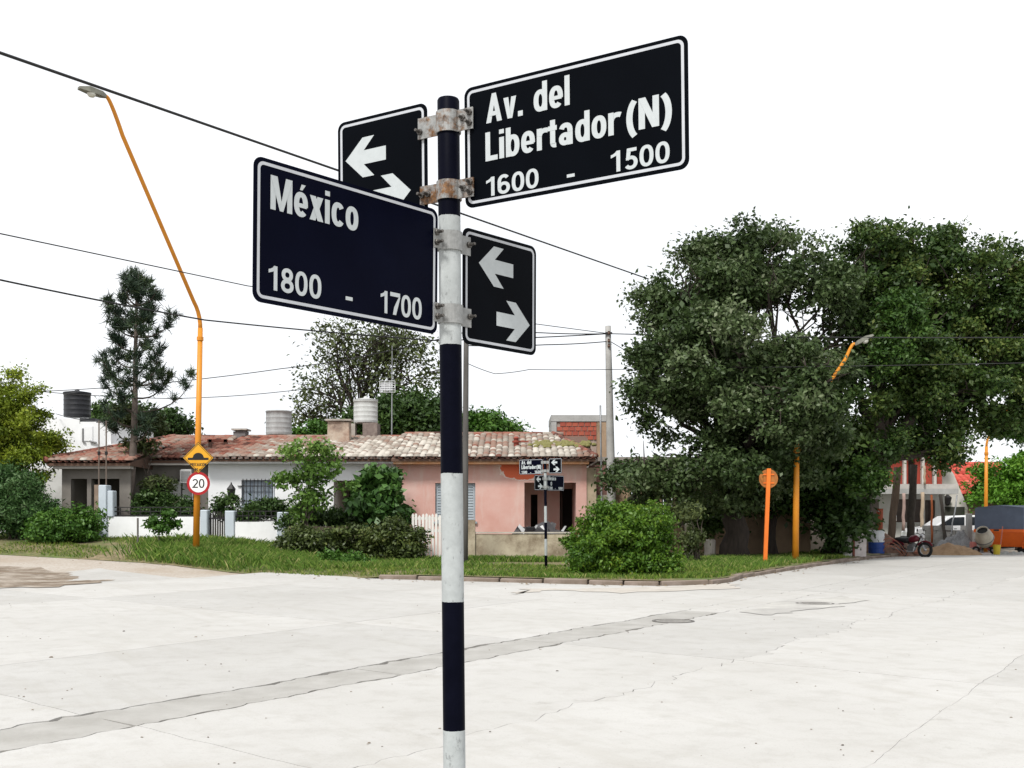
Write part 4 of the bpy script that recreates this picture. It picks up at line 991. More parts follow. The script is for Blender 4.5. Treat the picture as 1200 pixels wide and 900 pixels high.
# low weathered wall before the pink house and its neighbour
YL = 33.2
OLD = M('weathered_mossy_cement', (.42, .37, .27), (.30, .25, .18), .95, 2.2, bmp=.5, dirt=(.12, .085, .05), dirt_amt=.48)
def rough_wall(name, label, x0, x1, y, z0, z1, cap=None):
    t = thing(name, label, 'garden wall', ((x0+x1)/2, y, z0))
    b = MB(); n = 16; P = []
    for side in (0, 1):
        for k in range(n+1):
            x = x0+(x1-x0)*k/n; yy = y+.18*side+.02*mnoise.noise(Vector((x*2, side*3, 1)))
            P += [(x, yy, z0-.2), (x, yy, (z0+z1)/2), (x, yy, z1+.03*mnoise.noise(Vector((x*3, side, 4))))]
    f = []; m = 3*(n+1)
    for k in range(n):
        for j in range(2):
            a = 3*k+j; f += [(a, a+3, a+4, a+1), (m+a, m+a+1, m+a+4, m+a+3)]
        a = 3*k+2; f.append((a, a+3, m+a+3, m+a))
    f += [(0, 1, m+1, m), (1, 2, m+2, m+1), (3*n, m+3*n, m+3*n+1, 3*n+1), (3*n+1, m+3*n+1, m+3*n+2, 3*n+2)]
    b.add(P, f); b.build('wall', OLD, t)
    return t
lw = rough_wall('low_wall', 'low mossy cement wall in front of the pink house porch', WX(557, YL), WX(672, YL), YL, VG, WZ(626, YL))
box('end_pillar', OLD, lw, WX(545, YL), WX(556.8, YL), YL-.08, YL+.26, 0, WZ(609.5, YL))
box('coping', M('pale_cement_cap', (.46, .43, .37), (.35, .32, .27), .95, 4), lw, WX(557, YL), WX(672, YL), YL-.03, YL+.21, WZ(626, YL)+.025, WZ(624.5, YL)+.025)
lw2 = rough_wall('low_wall', 'low weathered wall behind the dark hedge', WX(337, 34.4), WX(462, 34.4), 34.4, VG, WZ(617, 34.4))
# white picket gate
YK = 33.1
pk = thing('picket_gate', 'weathered white picket gate left of the near sign post', 'gate', (WX(500, YK), YK, gv(-2.5, YK)))
WOODW = M('chipped_white_wood', (.70, .69, .66), (.58, .56, .52), .9, 9, dirt=(.30, .26, .21), dirt_amt=.3, stretch=(1, 1, .2))
for k in range(9):
    x = WX(484+k*3.9, YK); zt = WZ(599.5+(k % 3)*.6, YK)+.02*math.sin(k*2); b = MB()
    lean = .01*math.sin(k*5)
    b.prism([(-.035, 0), (.035, 0), (.035+lean, zt-.32), (lean, zt-.27), (-.035+lean, zt-.32)], ((x, YK, .22), (1, 0, 0), (0, 0, 1), (0, -1, 0)), .025); b.build('picket', WOODW, pk)
for zz in (607.5, 622): box('rail', WOODW, pk, WX(482.5, YK), WX(518, YK), YK+.003, YK+.04, WZ(zz, YK)-.04, WZ(zz, YK)+.04)
# heap of dark sheet scrap lying on the porch wall
sc_ = thing('scrap_heap', 'heap of dark scrap sheets lying behind the low mossy wall', 'scrap heap', W(632, 626, YL+.5))
rg = random.Random(5)
DK, PL = M('dark_scrap_sheet', (.03, .03, .035), (.06, .055, .055), .6, 6), M('pale_scrap_strip', (.50, .50, .50), (.36, .36, .36), .7, 6)
for k in range(22):
    m_ = PL if k % 4 == 3 else DK; u = rg.random(); L = rg.uniform(.25, .7); w = rg.uniform(.08, .22) if m_ is DK else rg.uniform(.03, .07)
    a = W(604+54*u, 627-rg.random()*11*(1-abs(2*u-1.1)), YL+.45+rg.random()*.6); U = Vector((rg.uniform(-1, 1), rg.uniform(-.4, .4), rg.uniform(-.5, .6))).normalized(); N = Vector((rg.uniform(-.4, .4), -1, rg.uniform(-.2, .9))); N = (N-U*N.dot(U)).normalized(); V = N.cross(U)
    b = MB(); b.prism([(-L/2, -w), (0, -w*1.2), (L/2, -w*.6), (L*.45, w*.7), (-L*.1, w), (-L*.45, w*.5)], (a, U, V, N), .025); b.build('scrap_piece', m_, sc_)
b = MB(); b.box(WX(604, YL+.9), WX(660, YL+.9), YL+.5, YL+1.2, VG, WZ(627.5, YL+.9)); b.build('pallet_base', M('old_dark_wood', (.07, .035, .025)), sc_)

# ------------------------------------------------------------------ lamps, poles, wires, road signs
YEL = M('orange_yellow_enamel', (.60, .235, .018), (.52, .19, .015), .45, 3, dirt=(.34, .16, .05), dirt_amt=.22)
ORA = M('bright_orange_enamel', (.72, .17, .02), (.62, .14, .018), .5, 3)
def bez(p0, p1, p2, n=8):
    p0, p1, p2 = map(Vector, (p0, p1, p2)); return [p0*(1-t)**2+p1*2*t*(1-t)+p2*t*t for t in [i/n for i in range(n+1)]]
def lamp_head(parent, p, d, k):
    d = Vector(d).normalized(); s = Vector((-d.y, d.x, 0)).normalized(); u = s.cross(d)*-1
    if u.z < 0: u = -u
    def fr(a, w, h0, h1): a, w, h0, h1 = a*k, w*k, h0*k, h1*k; return [p+d*a+s*w+u*h0, p+d*a-s*w+u*h0, p+d*a-s*w*.8+u*h1, p+d*a+s*w*.8+u*h1]
    b = MB(); R_ = [fr(0, .07, -.05, .06), fr(.15, .13, -.06, .12), fr(.6, .16, -.05, .15), fr(.95, .10, -.02, .06)]
    P = [q for r in R_ for q in r]; f = [(0, 1, 2, 3), (15, 14, 13, 12)]
    for i in range(3):
        f += [(4*i+k, 4*i+(k+1) % 4, 4*i+4+(k+1) % 4, 4*i+4+k)[::-1] for k in range(4)]
    b.add(P, f); hd = b.build('lamp_head', M('grey_lamp_casting', (.17, .17, .14), (.11, .11, .09), .6, 8), parent)
    b = MB(); b.lathe(p+d*.5*k-u*.05*k, [(.15*k, 0), (.14*k, -.06*k), (.09*k, -.11*k), (.02*k, -.13*k)], 14, u); b.build('lens', M('milky_lens', (.55, .55, .48), (.48, .48, .42), .25, 5), hd)
def street_lamp(label, foot, bend, tip, r0, r1, head_d, hk=.8):
    t = thing('street_lamp', label, 'street lamp', foot, 'orange street lamps'); foot, bend, tip = map(Vector, (foot, bend, tip))
    b = MB(); b.tube([foot-UP*.2, foot+(bend-foot)*.5, bend-(bend-foot).normalized()*.3], [r0, r0*.88, r0*.74], 14); b.build('pole', YEL, t, smooth=True)
    d1 = (bend-foot).normalized(); ar = tip-bend; h = Vector((head_d[0], head_d[1], head_d[2])).normalized()
    pts = bez(bend-d1*.35, bend+d1*.1, bend+ar.normalized()*.5, 5)
    k = tip-h*.35; pre = bend+ar*.84
    pts += bez(pre, bend+ar*.97+UP*.22, tip, 8)
    b = MB(); b.tube(pts, [r1+(r1*.75-r1)*i/(len(pts)-1) for i in range(len(pts))], 10); b.build('arm', YEL, t, smooth=True)
    b = MB(); c = bend-d1*.6; b.lathe(c, [(r0*.8, -.06), (r0*1.0, -.05), (r0*1.0, .05), (r0*.8, .06)], 12, d1); b.build('collar', YEL, t)
    lamp_head(t, tip, head_d, hk); return t
YS = 31.2
fx = W(229.5, 655, YS); fx.z = gv(fx.x, YS)
street_lamp('tall orange street lamp on the left carrying two road signs', fx, W(235, 372, YS), W(124, 113, YS-3.5), .095, .062, (W(97, 105, YS-3.9)-W(124, 113, YS-3.5)), .72)
YS2 = 32.5
f2 = W(932, 656, YS2); f2.z = gv(f2.x, YS2)
street_lamp('orange street lamp under the big tree with its lamp poking out of the leaves', f2, W(934, 505, YS2), W(1002, 404, YS2-.3), .10, .055, (W(1018, 396, YS2-.4)-W(1002, 404, YS2-.3)), .6)
YS3 = 47
f3 = W(1155, 640, YS3); f3.z = .1
street_lamp('far orange street lamp behind the skip at the right edge', f3, W(1156, 515, YS3), W(1200, 450, YS3), .085, .05, (1, 0, .15))
# road signs on the lamp post
SG = YS-.16
sgc = W(232.3, 536.5, SG)
ws = thing('warning_sign', 'yellow diamond speed hump sign on the orange lamp post', 'road sign', sgc, 'road signs')
def fr_at(px, py, Y): return (W(px, py, Y), Vector((1, 0, 0)), UP, Vector((0, -1, 0)))
k = SG/F
SY, SB, SWH, SR = M('sign_yellow', (.62, .31, .015), (.56, .27, .012), .5, 3, bmp=0), M('sign_black', (.01, .01, .01), None, .5, 6, bmp=0), M('sign_white', (.74, .74, .73), (.68, .68, .67), .5, 3, bmp=0), M('sign_red', (.34, .01, .015), (.28, .01, .012), .5, 3, bmp=0)
def diamond(r): return [(0, -r), (r, 0), (0, r), (-r, 0)]
b = MB(); b.prism(diamond(.44), fr_at(232.3, 536.5, SG), .004); dp = b.build('plate', SB, ws)
b = MB(); b.prism(diamond(.42), fr_at(232.3, 536.5, SG-.005), .001); b.build('face', SY, ws)
b = MB(); band(b, fr_at(232.3, 536.5, SG-.006), [tuple(q) for q in diamond(.395)], diamond(.375), .001); b.build('border', SB, ws)
hp = [(-.29, -.075), (.29, -.075), (.29, -.01), (.16, -.01)]+[(.15*math.cos(R(a)), .0+.13*math.sin(R(a))) for a in range(10, 171, 20)]+[(-.16, -.01), (-.29, -.01)]
b = MB(); b.prism(hp, fr_at(232.3, 536, SG-.006), .001); b.build('hump_symbol', SB, ws)
b = MB(); letters(b, 'PRECAUCIÓN', fr_at(232.3, 545, SG-.006), -.225, .225, -.03, .085, .2, .18, .06); b.build('lettering', SB, ws)
b = MB(); letters(b, '80 m', fr_at(232.3, 550.5, SG-.006), -.10, .10, -.03, .075, .2, .18, .06); b.build('lettering', SB, ws)
ss = thing('speed_sign', 'round white 20 speed limit sign with red rim on the orange lamp post', 'road sign', W(232.5, 567, SG), 'road signs')
b = MB(); b.lathe(W(232.5, 566.5, SG), [(.325, 0), (.325, .004)], 32, (0, -1, 0)); b.build('rim', SR, ss)
b = MB(); b.lathe(W(232.5, 566.5, SG-.005), [(.25, 0), (.25, .001)], 32, (0, -1, 0)); b.build('face', SWH, ss)
b = MB(); letters(b, '20', fr_at(232.5, 566.5, SG-.0065), -.17, .17, -.125, .25, .15, .13, .09); b.build('lettering', SB, ss)
# road sign seen from behind
YO = 31.5
of = W(896.5, 660, YO); of.z = gv(of.x, YO)
ob = thing('road_sign', 'round orange road sign seen from behind on an orange post', 'road sign', of, 'road signs')
b = MB(); b.box(-.055, .055, -.03, .03, 0, WZ(549, YO)-of.z)
tl_ = (WX(901, YO)-of.x)/(WZ(549, YO)-of.z)
b.v = [(v[0]+of.x+tl_*v[2], v[1]+of.y, v[2]+of.z) for v in b.v]; b.build('post', ORA, ob)
dc = W(900.5, 561, YO+.05); b = MB()
b.lathe(dc, [(.27, .0), (.27, .012), (.26, .014)], 26, (0, -1, 0)); b.build('plate', M('rusty_orange_plate', (.40, .15, .03), (.28, .10, .025), .6, 5, dirt=(.10, .05, .03), dirt_amt=.35), ob)
for zz in (-.12, .12): box('bracket', ORA, ob, dc.x-.16, dc.x+.16, dc.y-.034, dc.y-.016, dc.z+zz-.02, dc.z+zz+.02)
# concrete and timber utility poles
def pole(label, foot, top, r0, r1, mat, extra=None, seg=14):
    t = thing('utility_pole', label, 'utility pole', foot, 'utility poles')
    b = MB(); n = 6; foot, top = Vector(foot), Vector(top); b.tube([foot-UP*.3]+[foot+(top-foot)*i/n for i in range(1, n+1)], [r0+(r1-r0)*i/n for i in range(n+1)], seg); b.build('shaft', mat, t, smooth=False).data.shade_smooth()
    return t
YC = 35.0
pf = W(718, 650, YC); pf.z = gv(pf.x, YC)
cp = pole('pale concrete utility pole left of the big tree', pf, W(712.5, 382, YC), .16, .09, M('grey_pole_concrete', (.33, .325, .31), (.25, .245, .235), .9, 4))
box('crossarm', BLACKIRON, cp, WX(709, YC), WX(717, YC), YC-.15, YC-.09, WZ(392, YC), WZ(390, YC))
for q in (390, 399, 405):
    b = MB(); b.lathe(W(713.5, q, YC-.13), [(.03, -.05), (.045, -.02), (.03, .02), (.04, .05)], 8); b.build('insulator', M('brown_porcelain', (.10, .05, .03), None, .3, 5), cp)
YC2 = 31.5
pf = W(544.5, 655, YC2); pf.z = gv(pf.x, YC2)
pole('thin grey utility pole half hidden behind the near sign post', pf, W(546.5, 372, YC2), .095, .07, M('grey_pole_timber', (.11, .105, .10), (.07, .065, .06), .9, 3, stretch=(4, 4, .3)))
pf = W(706, 640, 36.4); pf.z = VG
pole('slim steel pole close beside the concrete utility pole', pf, W(703.5, 475, 36.4), .03, .03, M('zinc_tube', (.30, .31, .32)), seg=8)
pf = W(161.5, 643, 32.6); pf.z = gv(pf.x, 32.6)
o = MB(); o.tube([pf-UP*.2, W(161.5, 607, 32.6)], .028, 7); tag(o.build('verge_stake', M('dark_steel_tube', (.12, .11, .10)), None, pf), 'short dark stake standing on the grass before the white wall', 'stake')
def wire(label, pts, r, sag=0):
    """pts: (picture column, row, distance)"""
    P = [W(*p) for p in pts]; out = []
    for a, c in zip(P[:-1], P[1:]):
        n = 10
        for i in range(n): t = i/n; out.append(a+(c-a)*t-UP*sag*4*t*(1-t))
    out.append(P[-1]); b = MB(); b.tube(out, r*1.35, 6)
    o = b.build('overhead_wire', M('black_cable', (.012, .012, .013), None, .6, 9, bmp=0), None, P[0]); tag(o, label, 'wire', 'overhead wires')
wire('upper overhead wire running down to the right behind the signs', [(-60, 41, 12), (400, 201, 19), (760, 327, 34)], .014)
wire('thin overhead wire meeting the middle of the navy panel', [(-60, 261, 18), (290, 335, 26), (714, 391, 35)], .009)
wire('thicker sagging wire crossing the pine towards the concrete pole', [(-60, 315, 20), (240, 375, 27), (510, 399, 32), (713, 391, 35)], .014, .03)
wire('wire rising from the black tank towards the near post', [(38, 459, 41), (330, 432, 38), (546, 389, 31.5)], .011, .12)
wire('faint lower wire behind the pine to the middle tree', [(38, 458, 41.5), (200, 467, 42), (330, 459, 44), (459, 440, 46)], .011, .05)
wire('long wire from the concrete pole across the big tree top', [(713, 391, 35), (1260, 395, 30)], .012, .06)
wire('lower wire from the thin pole into the big tree', [(546, 425, 31.5), (580, 438, 32), (620, 433, 33), (760, 432, 34), (1260, 424, 30)], .008, .02)
wire('short wire between the thin pole and the concrete pole', [(547, 384, 31.5), (635, 390, 33), (713, 391, 35)], .012, .02)
wire('second short wire just below it by the arrow panel', [(547, 405, 31.5), (640, 404, 33), (713, 400, 35)], .012, .02)
wire('drop wire from the concrete pole into the tree', [(715, 400, 35), (762, 428, 34)], .009)
wire('service wire from the black tank building to the service masts', [(66, 485, 43), (116, 494, 35.5), (124, 494, 35.5)], .010, .05)

# ------------------------------------------------------------------ plants
def leaf_cloud(rng, blobs, nclump, per, size, clump_r, aspect=.5, up=.5, shell=.45, hang=0, fold=True):
    """leaf faces gathered in clumps spread through ellipsoids (centre, radii). returns verts, faces, rnd"""
    w = np.array([b[1][0]*b[1][1]*b[1][2] for b in blobs])**.75; w = w/w.sum()
    bi = rng.choice(len(blobs), nclump, p=w)
    C = np.array([b[0] for b in blobs])[bi]; Rr = np.array([b[1] for b in blobs])[bi]
    d = rng.normal(size=(nclump, 3)); d /= np.linalg.norm(d, axis=1)[:, None]
    rad = rng.random(nclump)**shell
    cc = C+d*Rr*rad[:, None]
    crnd = np.clip(.55*rng.random(len(blobs))[bi]+.45*rng.random(nclump), 0, 1)
    cs = clump_r*(.6+.8*rng.random(nclump))
    n = nclump*per; ci = np.repeat(np.arange(nclump), per)
    off = rng.normal(size=(n, 3))*cs[ci][:, None]*np.array([1, 1, .7])*.6
    pos = cc[ci]+off
    nr = rng.normal(size=(n, 3))*.8+d[ci]*.55; nr[:, 2] += up
    nr /= np.linalg.norm(nr, axis=1)[:, None]
    ax = rng.normal(size=(n, 3))+off*1.5/np.maximum(1e-6, np.linalg.norm(off, axis=1))[:, None]; ax[:, 2] -= hang
    ax -= nr*(ax*nr).sum(1)[:, None]; ax /= np.linalg.norm(ax, axis=1)[:, None]
    sd = np.cross(nr, ax)
    L = size*(.65+.7*rng.random(n))[:, None]; Wd = L*aspect*.5
    bend = nr*L*.12
    v = np.stack([pos-ax*L*.5, pos+sd*Wd-ax*L*.02+bend, pos+ax*L*.5, pos-sd*Wd-ax*L*.02+bend], 1).reshape(-1, 3)
    f = np.arange(n*4).reshape(n, 4)
    rnd = np.clip(.62*crnd[ci]+.38*rng.random(n), 0, 1)
    return v, f, np.repeat(rnd, 4)
BARK = M('grey_brown_bark', (.10, .08, .065), (.055, .045, .037), .95, 5, bmp=.6, stretch=(3, 3, .6))
BARKD = M('dark_bark', (.055, .043, .035), (.03, .024, .02), .95, 5, bmp=.6, stretch=(3, 3, .6))
def limb_path(a, c, rg, n=6, wob=.12):
    a, c = Vector(a), Vector(c); L = (c-a).length; out = [a]
    for i in range(1, n):
        t = i/n; p = a+(c-a)*t; p.z += L*.10*math.sin(math.pi*t)
        out.append(p+Vector((rg.uniform(-1, 1), rg.uniform(-1, 1), rg.uniform(-.5, .5)))*L*wob*.35)
    return out+[c]
def sprays(blobs, n, seed, lo=.2, hi=.36, shell=.33):
    """break smooth lobes into many uneven leafy sprays with gaps between them"""
    rng = np.random.default_rng(seed); w = np.array([b[1][0]*b[1][2] for b in blobs]); w = w/w.sum(); out = []
    for i in rng.choice(len(blobs), n, p=w):
        c, r = blobs[i]; d = rng.normal(size=3); d /= np.linalg.norm(d); k = rng.random()**shell*1.04
        q = (lo+(hi-lo)*rng.random()**1.4)*(r[0]*r[1]*r[2])**(1/3)
        out.append((tuple(np.array(c)+d*np.array(r)*k), (q*1.25, q*1.1, q*.8)))
    return out
def tree(name, label, foot, fork_h, blobs, leafmat, seed, r0, nclump, per, size, clump_r, aspect=.5, bark=None, group='trees', cat='tree', twigs=4, shell=.45, up=.5, hang=0, fork_r=.7, trunk_to=None, stems=1, limb_r=.42, extra=None, nspray=0, core=0):
    rg = random.Random(seed); rng = np.random.default_rng(seed); bark = bark or BARK
    foot = Vector(foot); t = thing(name, label, cat, foot, group)
    fork = Vector(trunk_to) if trunk_to else foot+Vector((rg.uniform(-.1, .1), 0, fork_h))
    forks = []
    for s in range(stems):
        ff = foot+Vector((rg.uniform(-.12, .12)*(stems > 1), rg.uniform(-.12, .12)*(stems > 1), 0)); fk = fork+Vector((rg.uniform(-.5, .5), rg.uniform(-.3, .3), rg.uniform(-.2, .2)))*(stems > 1)*fork_h*.5
        b = MB(); P = limb_path(ff-UP*.15, fk, rg, 7, .10)
        k = len(P)-1; b.tube(P, [r0*(1.35 if i == 0 else 1.08 if i == 1 else 1-(1-fork_r)*i/k) for i in range(k+1)], 12)
        b.build('trunk', bark, t, smooth=True); forks.append(fk)
    for i, (c, r) in enumerate(blobs):
        fk = forks[i % len(forks)]; c = Vector(c); b = MB(); end = c+Vector((0, 0, -r[2]*.15))
        P = limb_path(fk-UP*.1, end, rg, 6, .22); rl = r0*limb_r*(.7+.5*rg.random())
        b.tube(P, [rl*(1-.78*j/6) for j in range(7)], 8)
        for k in range(twigs):
            j = rg.randint(2, 6); d = Vector((rg.gauss(0, 1), rg.gauss(0, 1), rg.gauss(.4, .8))).normalized()
            e = c+Vector((d.x*r[0], d.y*r[1], d.z*r[2]))*rg.uniform(.7, 1.0)
            Q = limb_path(P[j], e, rg, 4, .3); rr = rl*.32
            b.tube(Q, [rr, rr*.75, rr*.55, rr*.35, rr*.16], 5, cap=False)
            for kk in range(2):
                e2 = Q[2+kk]+Vector((rg.gauss(0, 1), rg.gauss(0, 1), rg.gauss(.2, 1)))*r[0]*.28
                b.tube([Q[2+kk], (Q[2+kk]+e2)/2+Vector((0, 0, .05)), e2], [rr*.4, rr*.28, rr*.1], 4, cap=False)
        b.build('limb', bark, t, smooth=True)
    v, f, r = leaf_cloud(rng, sprays(blobs, nspray, seed) if nspray else blobs, nclump, per, size, clump_r, aspect, up, shell, hang)
    if core:
        inner = [(c, tuple(q*.74 for q in r_)) for c, r_ in blobs]; v2, f2, r2 = leaf_cloud(rng, inner, core, 20, size*1.5, clump_r*1.5, aspect, up, .7); f2 = f2+len(v); v = np.concatenate([v, v2]); f = np.concatenate([f, f2]); r = np.concatenate([r, r2*.8])  # inner leaves take darker tones: shade within the crown put into the colour
    if extra is not None:
        v2, f2, r2 = extra(rng); f2 = f2+len(v); v = np.concatenate([v, v2]); f = np.concatenate([f, f2]); r = np.concatenate([r, r2])
    np_obj('crown', v, f, r, leafmat, t, kind='stuff')
    return t
def B(px, py, Y, rx, ry, rz): return (tuple(W(px, py, Y)), (rx*Y/F, ry, rz*Y/F))
DULL = MA('dull_grey_green_leaves', [(0, (.016, .032, .009)), (.35, (.038, .066, .019)), (.62, (.078, .115, .042)), (.82, (.14, .175, .09)), (1, (.26, .285, .19))], .45, .22)
DARKT = MA('dark_tree_leaves', [(0, (.013, .030, .008)), (.35, (.033, .068, .014)), (.62, (.068, .11, .024)), (.82, (.13, .165, .04)), (1, (.23, .24, .075))], .45, .22)
DARKG = MA('dark_green_leaves', [(0, (.015, .035, .009)), (.5, (.034, .07, .016)), (.85, (.065, .115, .025)), (1, (.12, .165, .045))], .45, .22)
MIDG = MA('mid_green_leaves', [(0, (.022, .06, .009)), (.5, (.048, .12, .015)), (.85, (.085, .175, .024)), (1, (.14, .22, .045))], .5, .2)
BRIGHT = MA('bright_green_leaves', [(0, (.04, .11, .010)), (.5, (.09, .22, .018)), (.85, (.14, .29, .03)), (1, (.22, .35, .055))], .5, .25)
YELG = MA('yellow_green_leaves', [(0, (.045, .075, .007)), (.4, (.115, .165, .012)), (.75, (.21, .265, .022)), (1, (.34, .37, .05))], .5, .25)
OLIVE = MA('olive_leaves', [(0, (.03, .045, .014)), (.5, (.06, .08, .025)), (.85, (.10, .125, .035)), (1, (.16, .18, .06))], .55, .2)
SILV = MA('silvery_green_leaves', [(0, (.02, .055, .015)), (.5, (.05, .115, .03)), (.85, (.11, .18, .07)), (1, (.26, .31, .19))], .5, .2)

# the big dark tree and its neighbours on the right
tf = W(862, 648, 35.6); tf.z = VG
tree('big_tree', 'large dull dark green tree with wide crown behind the round bush', tf, 2.6,
     [B(800, 360, 35, 52, 1.9, 62), B(872, 318, 35.5, 62, 2.2, 58), B(950, 330, 36, 55, 2, 58), B(780, 470, 34.5, 50, 1.8, 55), B(860, 440, 34, 78, 2.2, 78), B(945, 450, 34.2, 62, 2, 75),
      B(755, 560, 34, 52, 1.7, 42), B(940, 470, 31.6, 50, .8, 50), B(975, 440, 31.2, 26, .5, 26), B(850, 548, 34, 72, 2, 48), B(935, 520, 34, 55, 1.8, 50), B(905, 285, 36, 35, 1.5, 30), B(765, 420, 35, 34, 1.3, 50), B(990, 380, 36.5, 34, 1.2, 60)],
     DULL, 11, .42, 3000, 40, .15, .30, .55, BARKD, twigs=9, shell=.5, nspray=215, core=380,
     extra=lambda rng: leaf_cloud(rng, [B(934, 512, 31.7, 17, .3, 12), B(930, 490, 31.6, 22, .3, 16), B(944, 470, 31.5, 22, .3, 16), B(952, 448, 31.4, 18, .3, 16)], 130, 40, .15, .24, .55))
tf = W(982, 648, 38.5); tf.z = VG
tree('big_tree', 'dark tree with a thick trunk leaning right towards the building site', tf, 3, 
     [B(1020, 330, 38, 50, 2, 55), B(1085, 310, 38.5, 62, 2.2, 45), B(1150, 345, 38, 58, 2.2, 60), B(1000, 430, 37, 52, 2, 65), B(1070, 420, 38, 70, 2.4, 75), B(1150, 450, 38, 60, 2.2, 62), B(1205, 400, 38, 45, 2, 70),
      B(1010, 520, 37, 48, 1.8, 45), B(1085, 512, 38, 48, 1.6, 36), B(1112, 528, 37.5, 26, .9, 20), B(1040, 285, 38, 38, 1.5, 22), B(1195, 330, 38.5, 35, 1.6, 40)],
     DARKT, 12, .50, 2800, 40, .15, .30, .55, BARKD, twigs=8, shell=.5, nspray=200, core=450, trunk_to=W(1035, 540, 38))
tf = W(905, 646, 38.6); tf.z = VG
tree('shade_tree', 'smaller dark tree filling the shade between the two big trunks', tf, 1.9,
     [B(900, 560, 38.2, 60, 1.5, 40), B(960, 560, 38, 50, 1.4, 55), B(985, 610, 37.6, 30, 1.0, 38), B(930, 480, 38, 60, 1.4, 60), B(830, 600, 38.2, 36, 1, 30)],
     DARKG, 13, .2, 900, 40, .20, .42, .55, BARKD, shell=.6)
tf = W(1240, 650, 40); tf.z = 0.1
tree('street_tree', 'brighter green tree reaching in from the right edge above the skip', tf, 3.4, [B(1195, 490, 40, 38, 1.6, 35), B(1235, 440, 40, 45, 1.8, 50), B(1175, 505, 39.6, 22, 1, 16), B(1250, 520, 40, 40, 1.6, 30)], MIDG, 14, .22, 600, 36, .16, .3, .55, shell=.5, nspray=60)
tf = W(1195, 640, 49); tf.z = .1
tree('green_tree', 'rounded light green tree behind the skip', tf, 1.5, [B(1195, 575, 49, 45, 1.8, 30), B(1170, 560, 49.3, 24, 1.2, 22), B(1225, 560, 49, 40, 1.8, 38), B(1165, 590, 48.6, 20, 1, 16)], BRIGHT, 15, .16, 800, 40, .17, .3, .55, shell=.45, nspray=70)

tf = W(1001, 645, 38.2); tf.z = VG
tree('slim_tree', 'slim brighter green tree growing up between the two dark crowns', tf, 3.5, [B(1052, 385, 35.2, 26, .6, 36), B(1040, 420, 35, 22, .6, 26), B(1018, 560, 36, 22, .6, 26), B(1062, 360, 35.4, 18, .5, 18)], MA('fresh_mid_green_leaves', [(0, (.018, .045, .009)), (.5, (.04, .09, .016)), (.85, (.075, .135, .024)), (1, (.13, .18, .04))], .45, .22), 16, .09, 380, 34, .15, .26, .5, BARKD, shell=.5, nspray=50)
# pine on the left
def pine():
    rg = random.Random(21); rng = np.random.default_rng(21)
    Yp = 36.4; foot = W(146, 640, Yp); foot.z = gv(foot.x, Yp); top = W(166, 322, Yp)
    t = thing('pine_tree', 'tall dark pine in the garden of the grey house', 'tree', foot, 'trees')
    def axis(s):
        p = foot+(top-foot)*s; p.x += .10*math.sin(s*5); return p
    b = MB(); b.tube([axis(i/10)-UP*(.2 if i == 0 else 0) for i in range(11)], [.17-.145*i/10 for i in range(11)], 10); b.build('trunk', M('pine_bark', (.14, .115, .10), (.08, .065, .055), .95, 6, bmp=.6), t, smooth=True)
    tips = []; s = .36
    bm = MB()
    while s < .97:
        n = rg.randint(2, 4); a0 = rg.uniform(0, 6.28); ln = 2.75*(1-s)**.72*(.55 if s < .45 else 1)*rg.uniform(.6, 1.15)+.12
        for k in range(n):
            a = a0+k*2*math.pi/n+rg.uniform(-.3, .3); l_ = ln*rg.uniform(.6, 1.12); p0 = axis(s)
            d = Vector((math.cos(a), math.sin(a)*.85, 0)); p1 = p0+d*l_*.7-UP*l_*.02; p2 = p0+d*l_*.95+UP*l_*.55
            P = bez(p0, p1, p2, 6); bm.tube(P, [.035*(1-.8*i/6) for i in range(7)], 5, cap=False)
            for i in range(3, 7):
                if rg.random() < (.25 if i == 3 else .8): tips.append((P[i]+Vector((rg.gauss(0, .06), rg.gauss(0, .06), rg.gauss(.03, .05))), d*.6+UP*.8))
                for sg in (-1, 1):
                    if rg.random() < .42:
                        sd = Vector((-d.y, d.x, 0))*sg*rg.uniform(.15, .38)*l_**.5+UP*rg.uniform(.05, .22); q = P[i]+sd; bm.tube([P[i], q], [.012, .006], 4, cap=False); tips.append((q, sd.normalized()*.6+UP*.7))
        s += rg.uniform(.044, .068)
    for k in range(9): tips.append((axis(.9+.1*k/8)+Vector((rg.gauss(0, .06), rg.gauss(0, .06), .05)), UP))
    bm.build('branches', BARK, t)
    V = []; Rn = []
    for (p, d) in tips:
        n = 60; c = rg.random()
        dd = rng.normal(size=(n, 3))*.75+np.array(d.normalized())*.75; dd /= np.linalg.norm(dd, axis=1)[:, None]
        L = .15+.14*rng.random(n); sd = np.cross(dd, rng.normal(size=(n, 3))); sd /= np.linalg.norm(sd, axis=1)[:, None]
        o = np.array(p)+rng.normal(size=(n, 3))*.05; w = .014
        V.append(np.stack([o-sd*w, o+sd*w, o+dd*L[:, None]+sd*w*.4, o+dd*L[:, None]-sd*w*.4], 1).reshape(-1, 3)); Rn.append(np.repeat(.6*c+.4*rng.random(n), 4))
    v = np.concatenate(V); np_obj('crown', v, np.arange(len(v)).reshape(-1, 4), np.concatenate(Rn), MA('pine_needles', [(0, (.012, .026, .017)), (.5, (.026, .046, .026)), (.85, (.05, .08, .035)), (1, (.12, .15, .04))], .5, .1), t, kind='stuff')
pine()
# the yellowish low branches by the pine are a small tree behind it
tf = W(172, 636, 37); tf.z = gv(tf.x, 37)
tree('garden_tree', 'thin yellowish green tree just right of the pine trunk', tf, 1.8, [B(165, 520, 37, 18, .5, 10), B(170, 497, 37, 26, .6, 14), B(185, 566, 36.6, 24, .4, 8), B(150, 488, 37, 22, .5, 14)], OLIVE, 22, .05, 130, 34, .16, .22, .35, shell=.6)
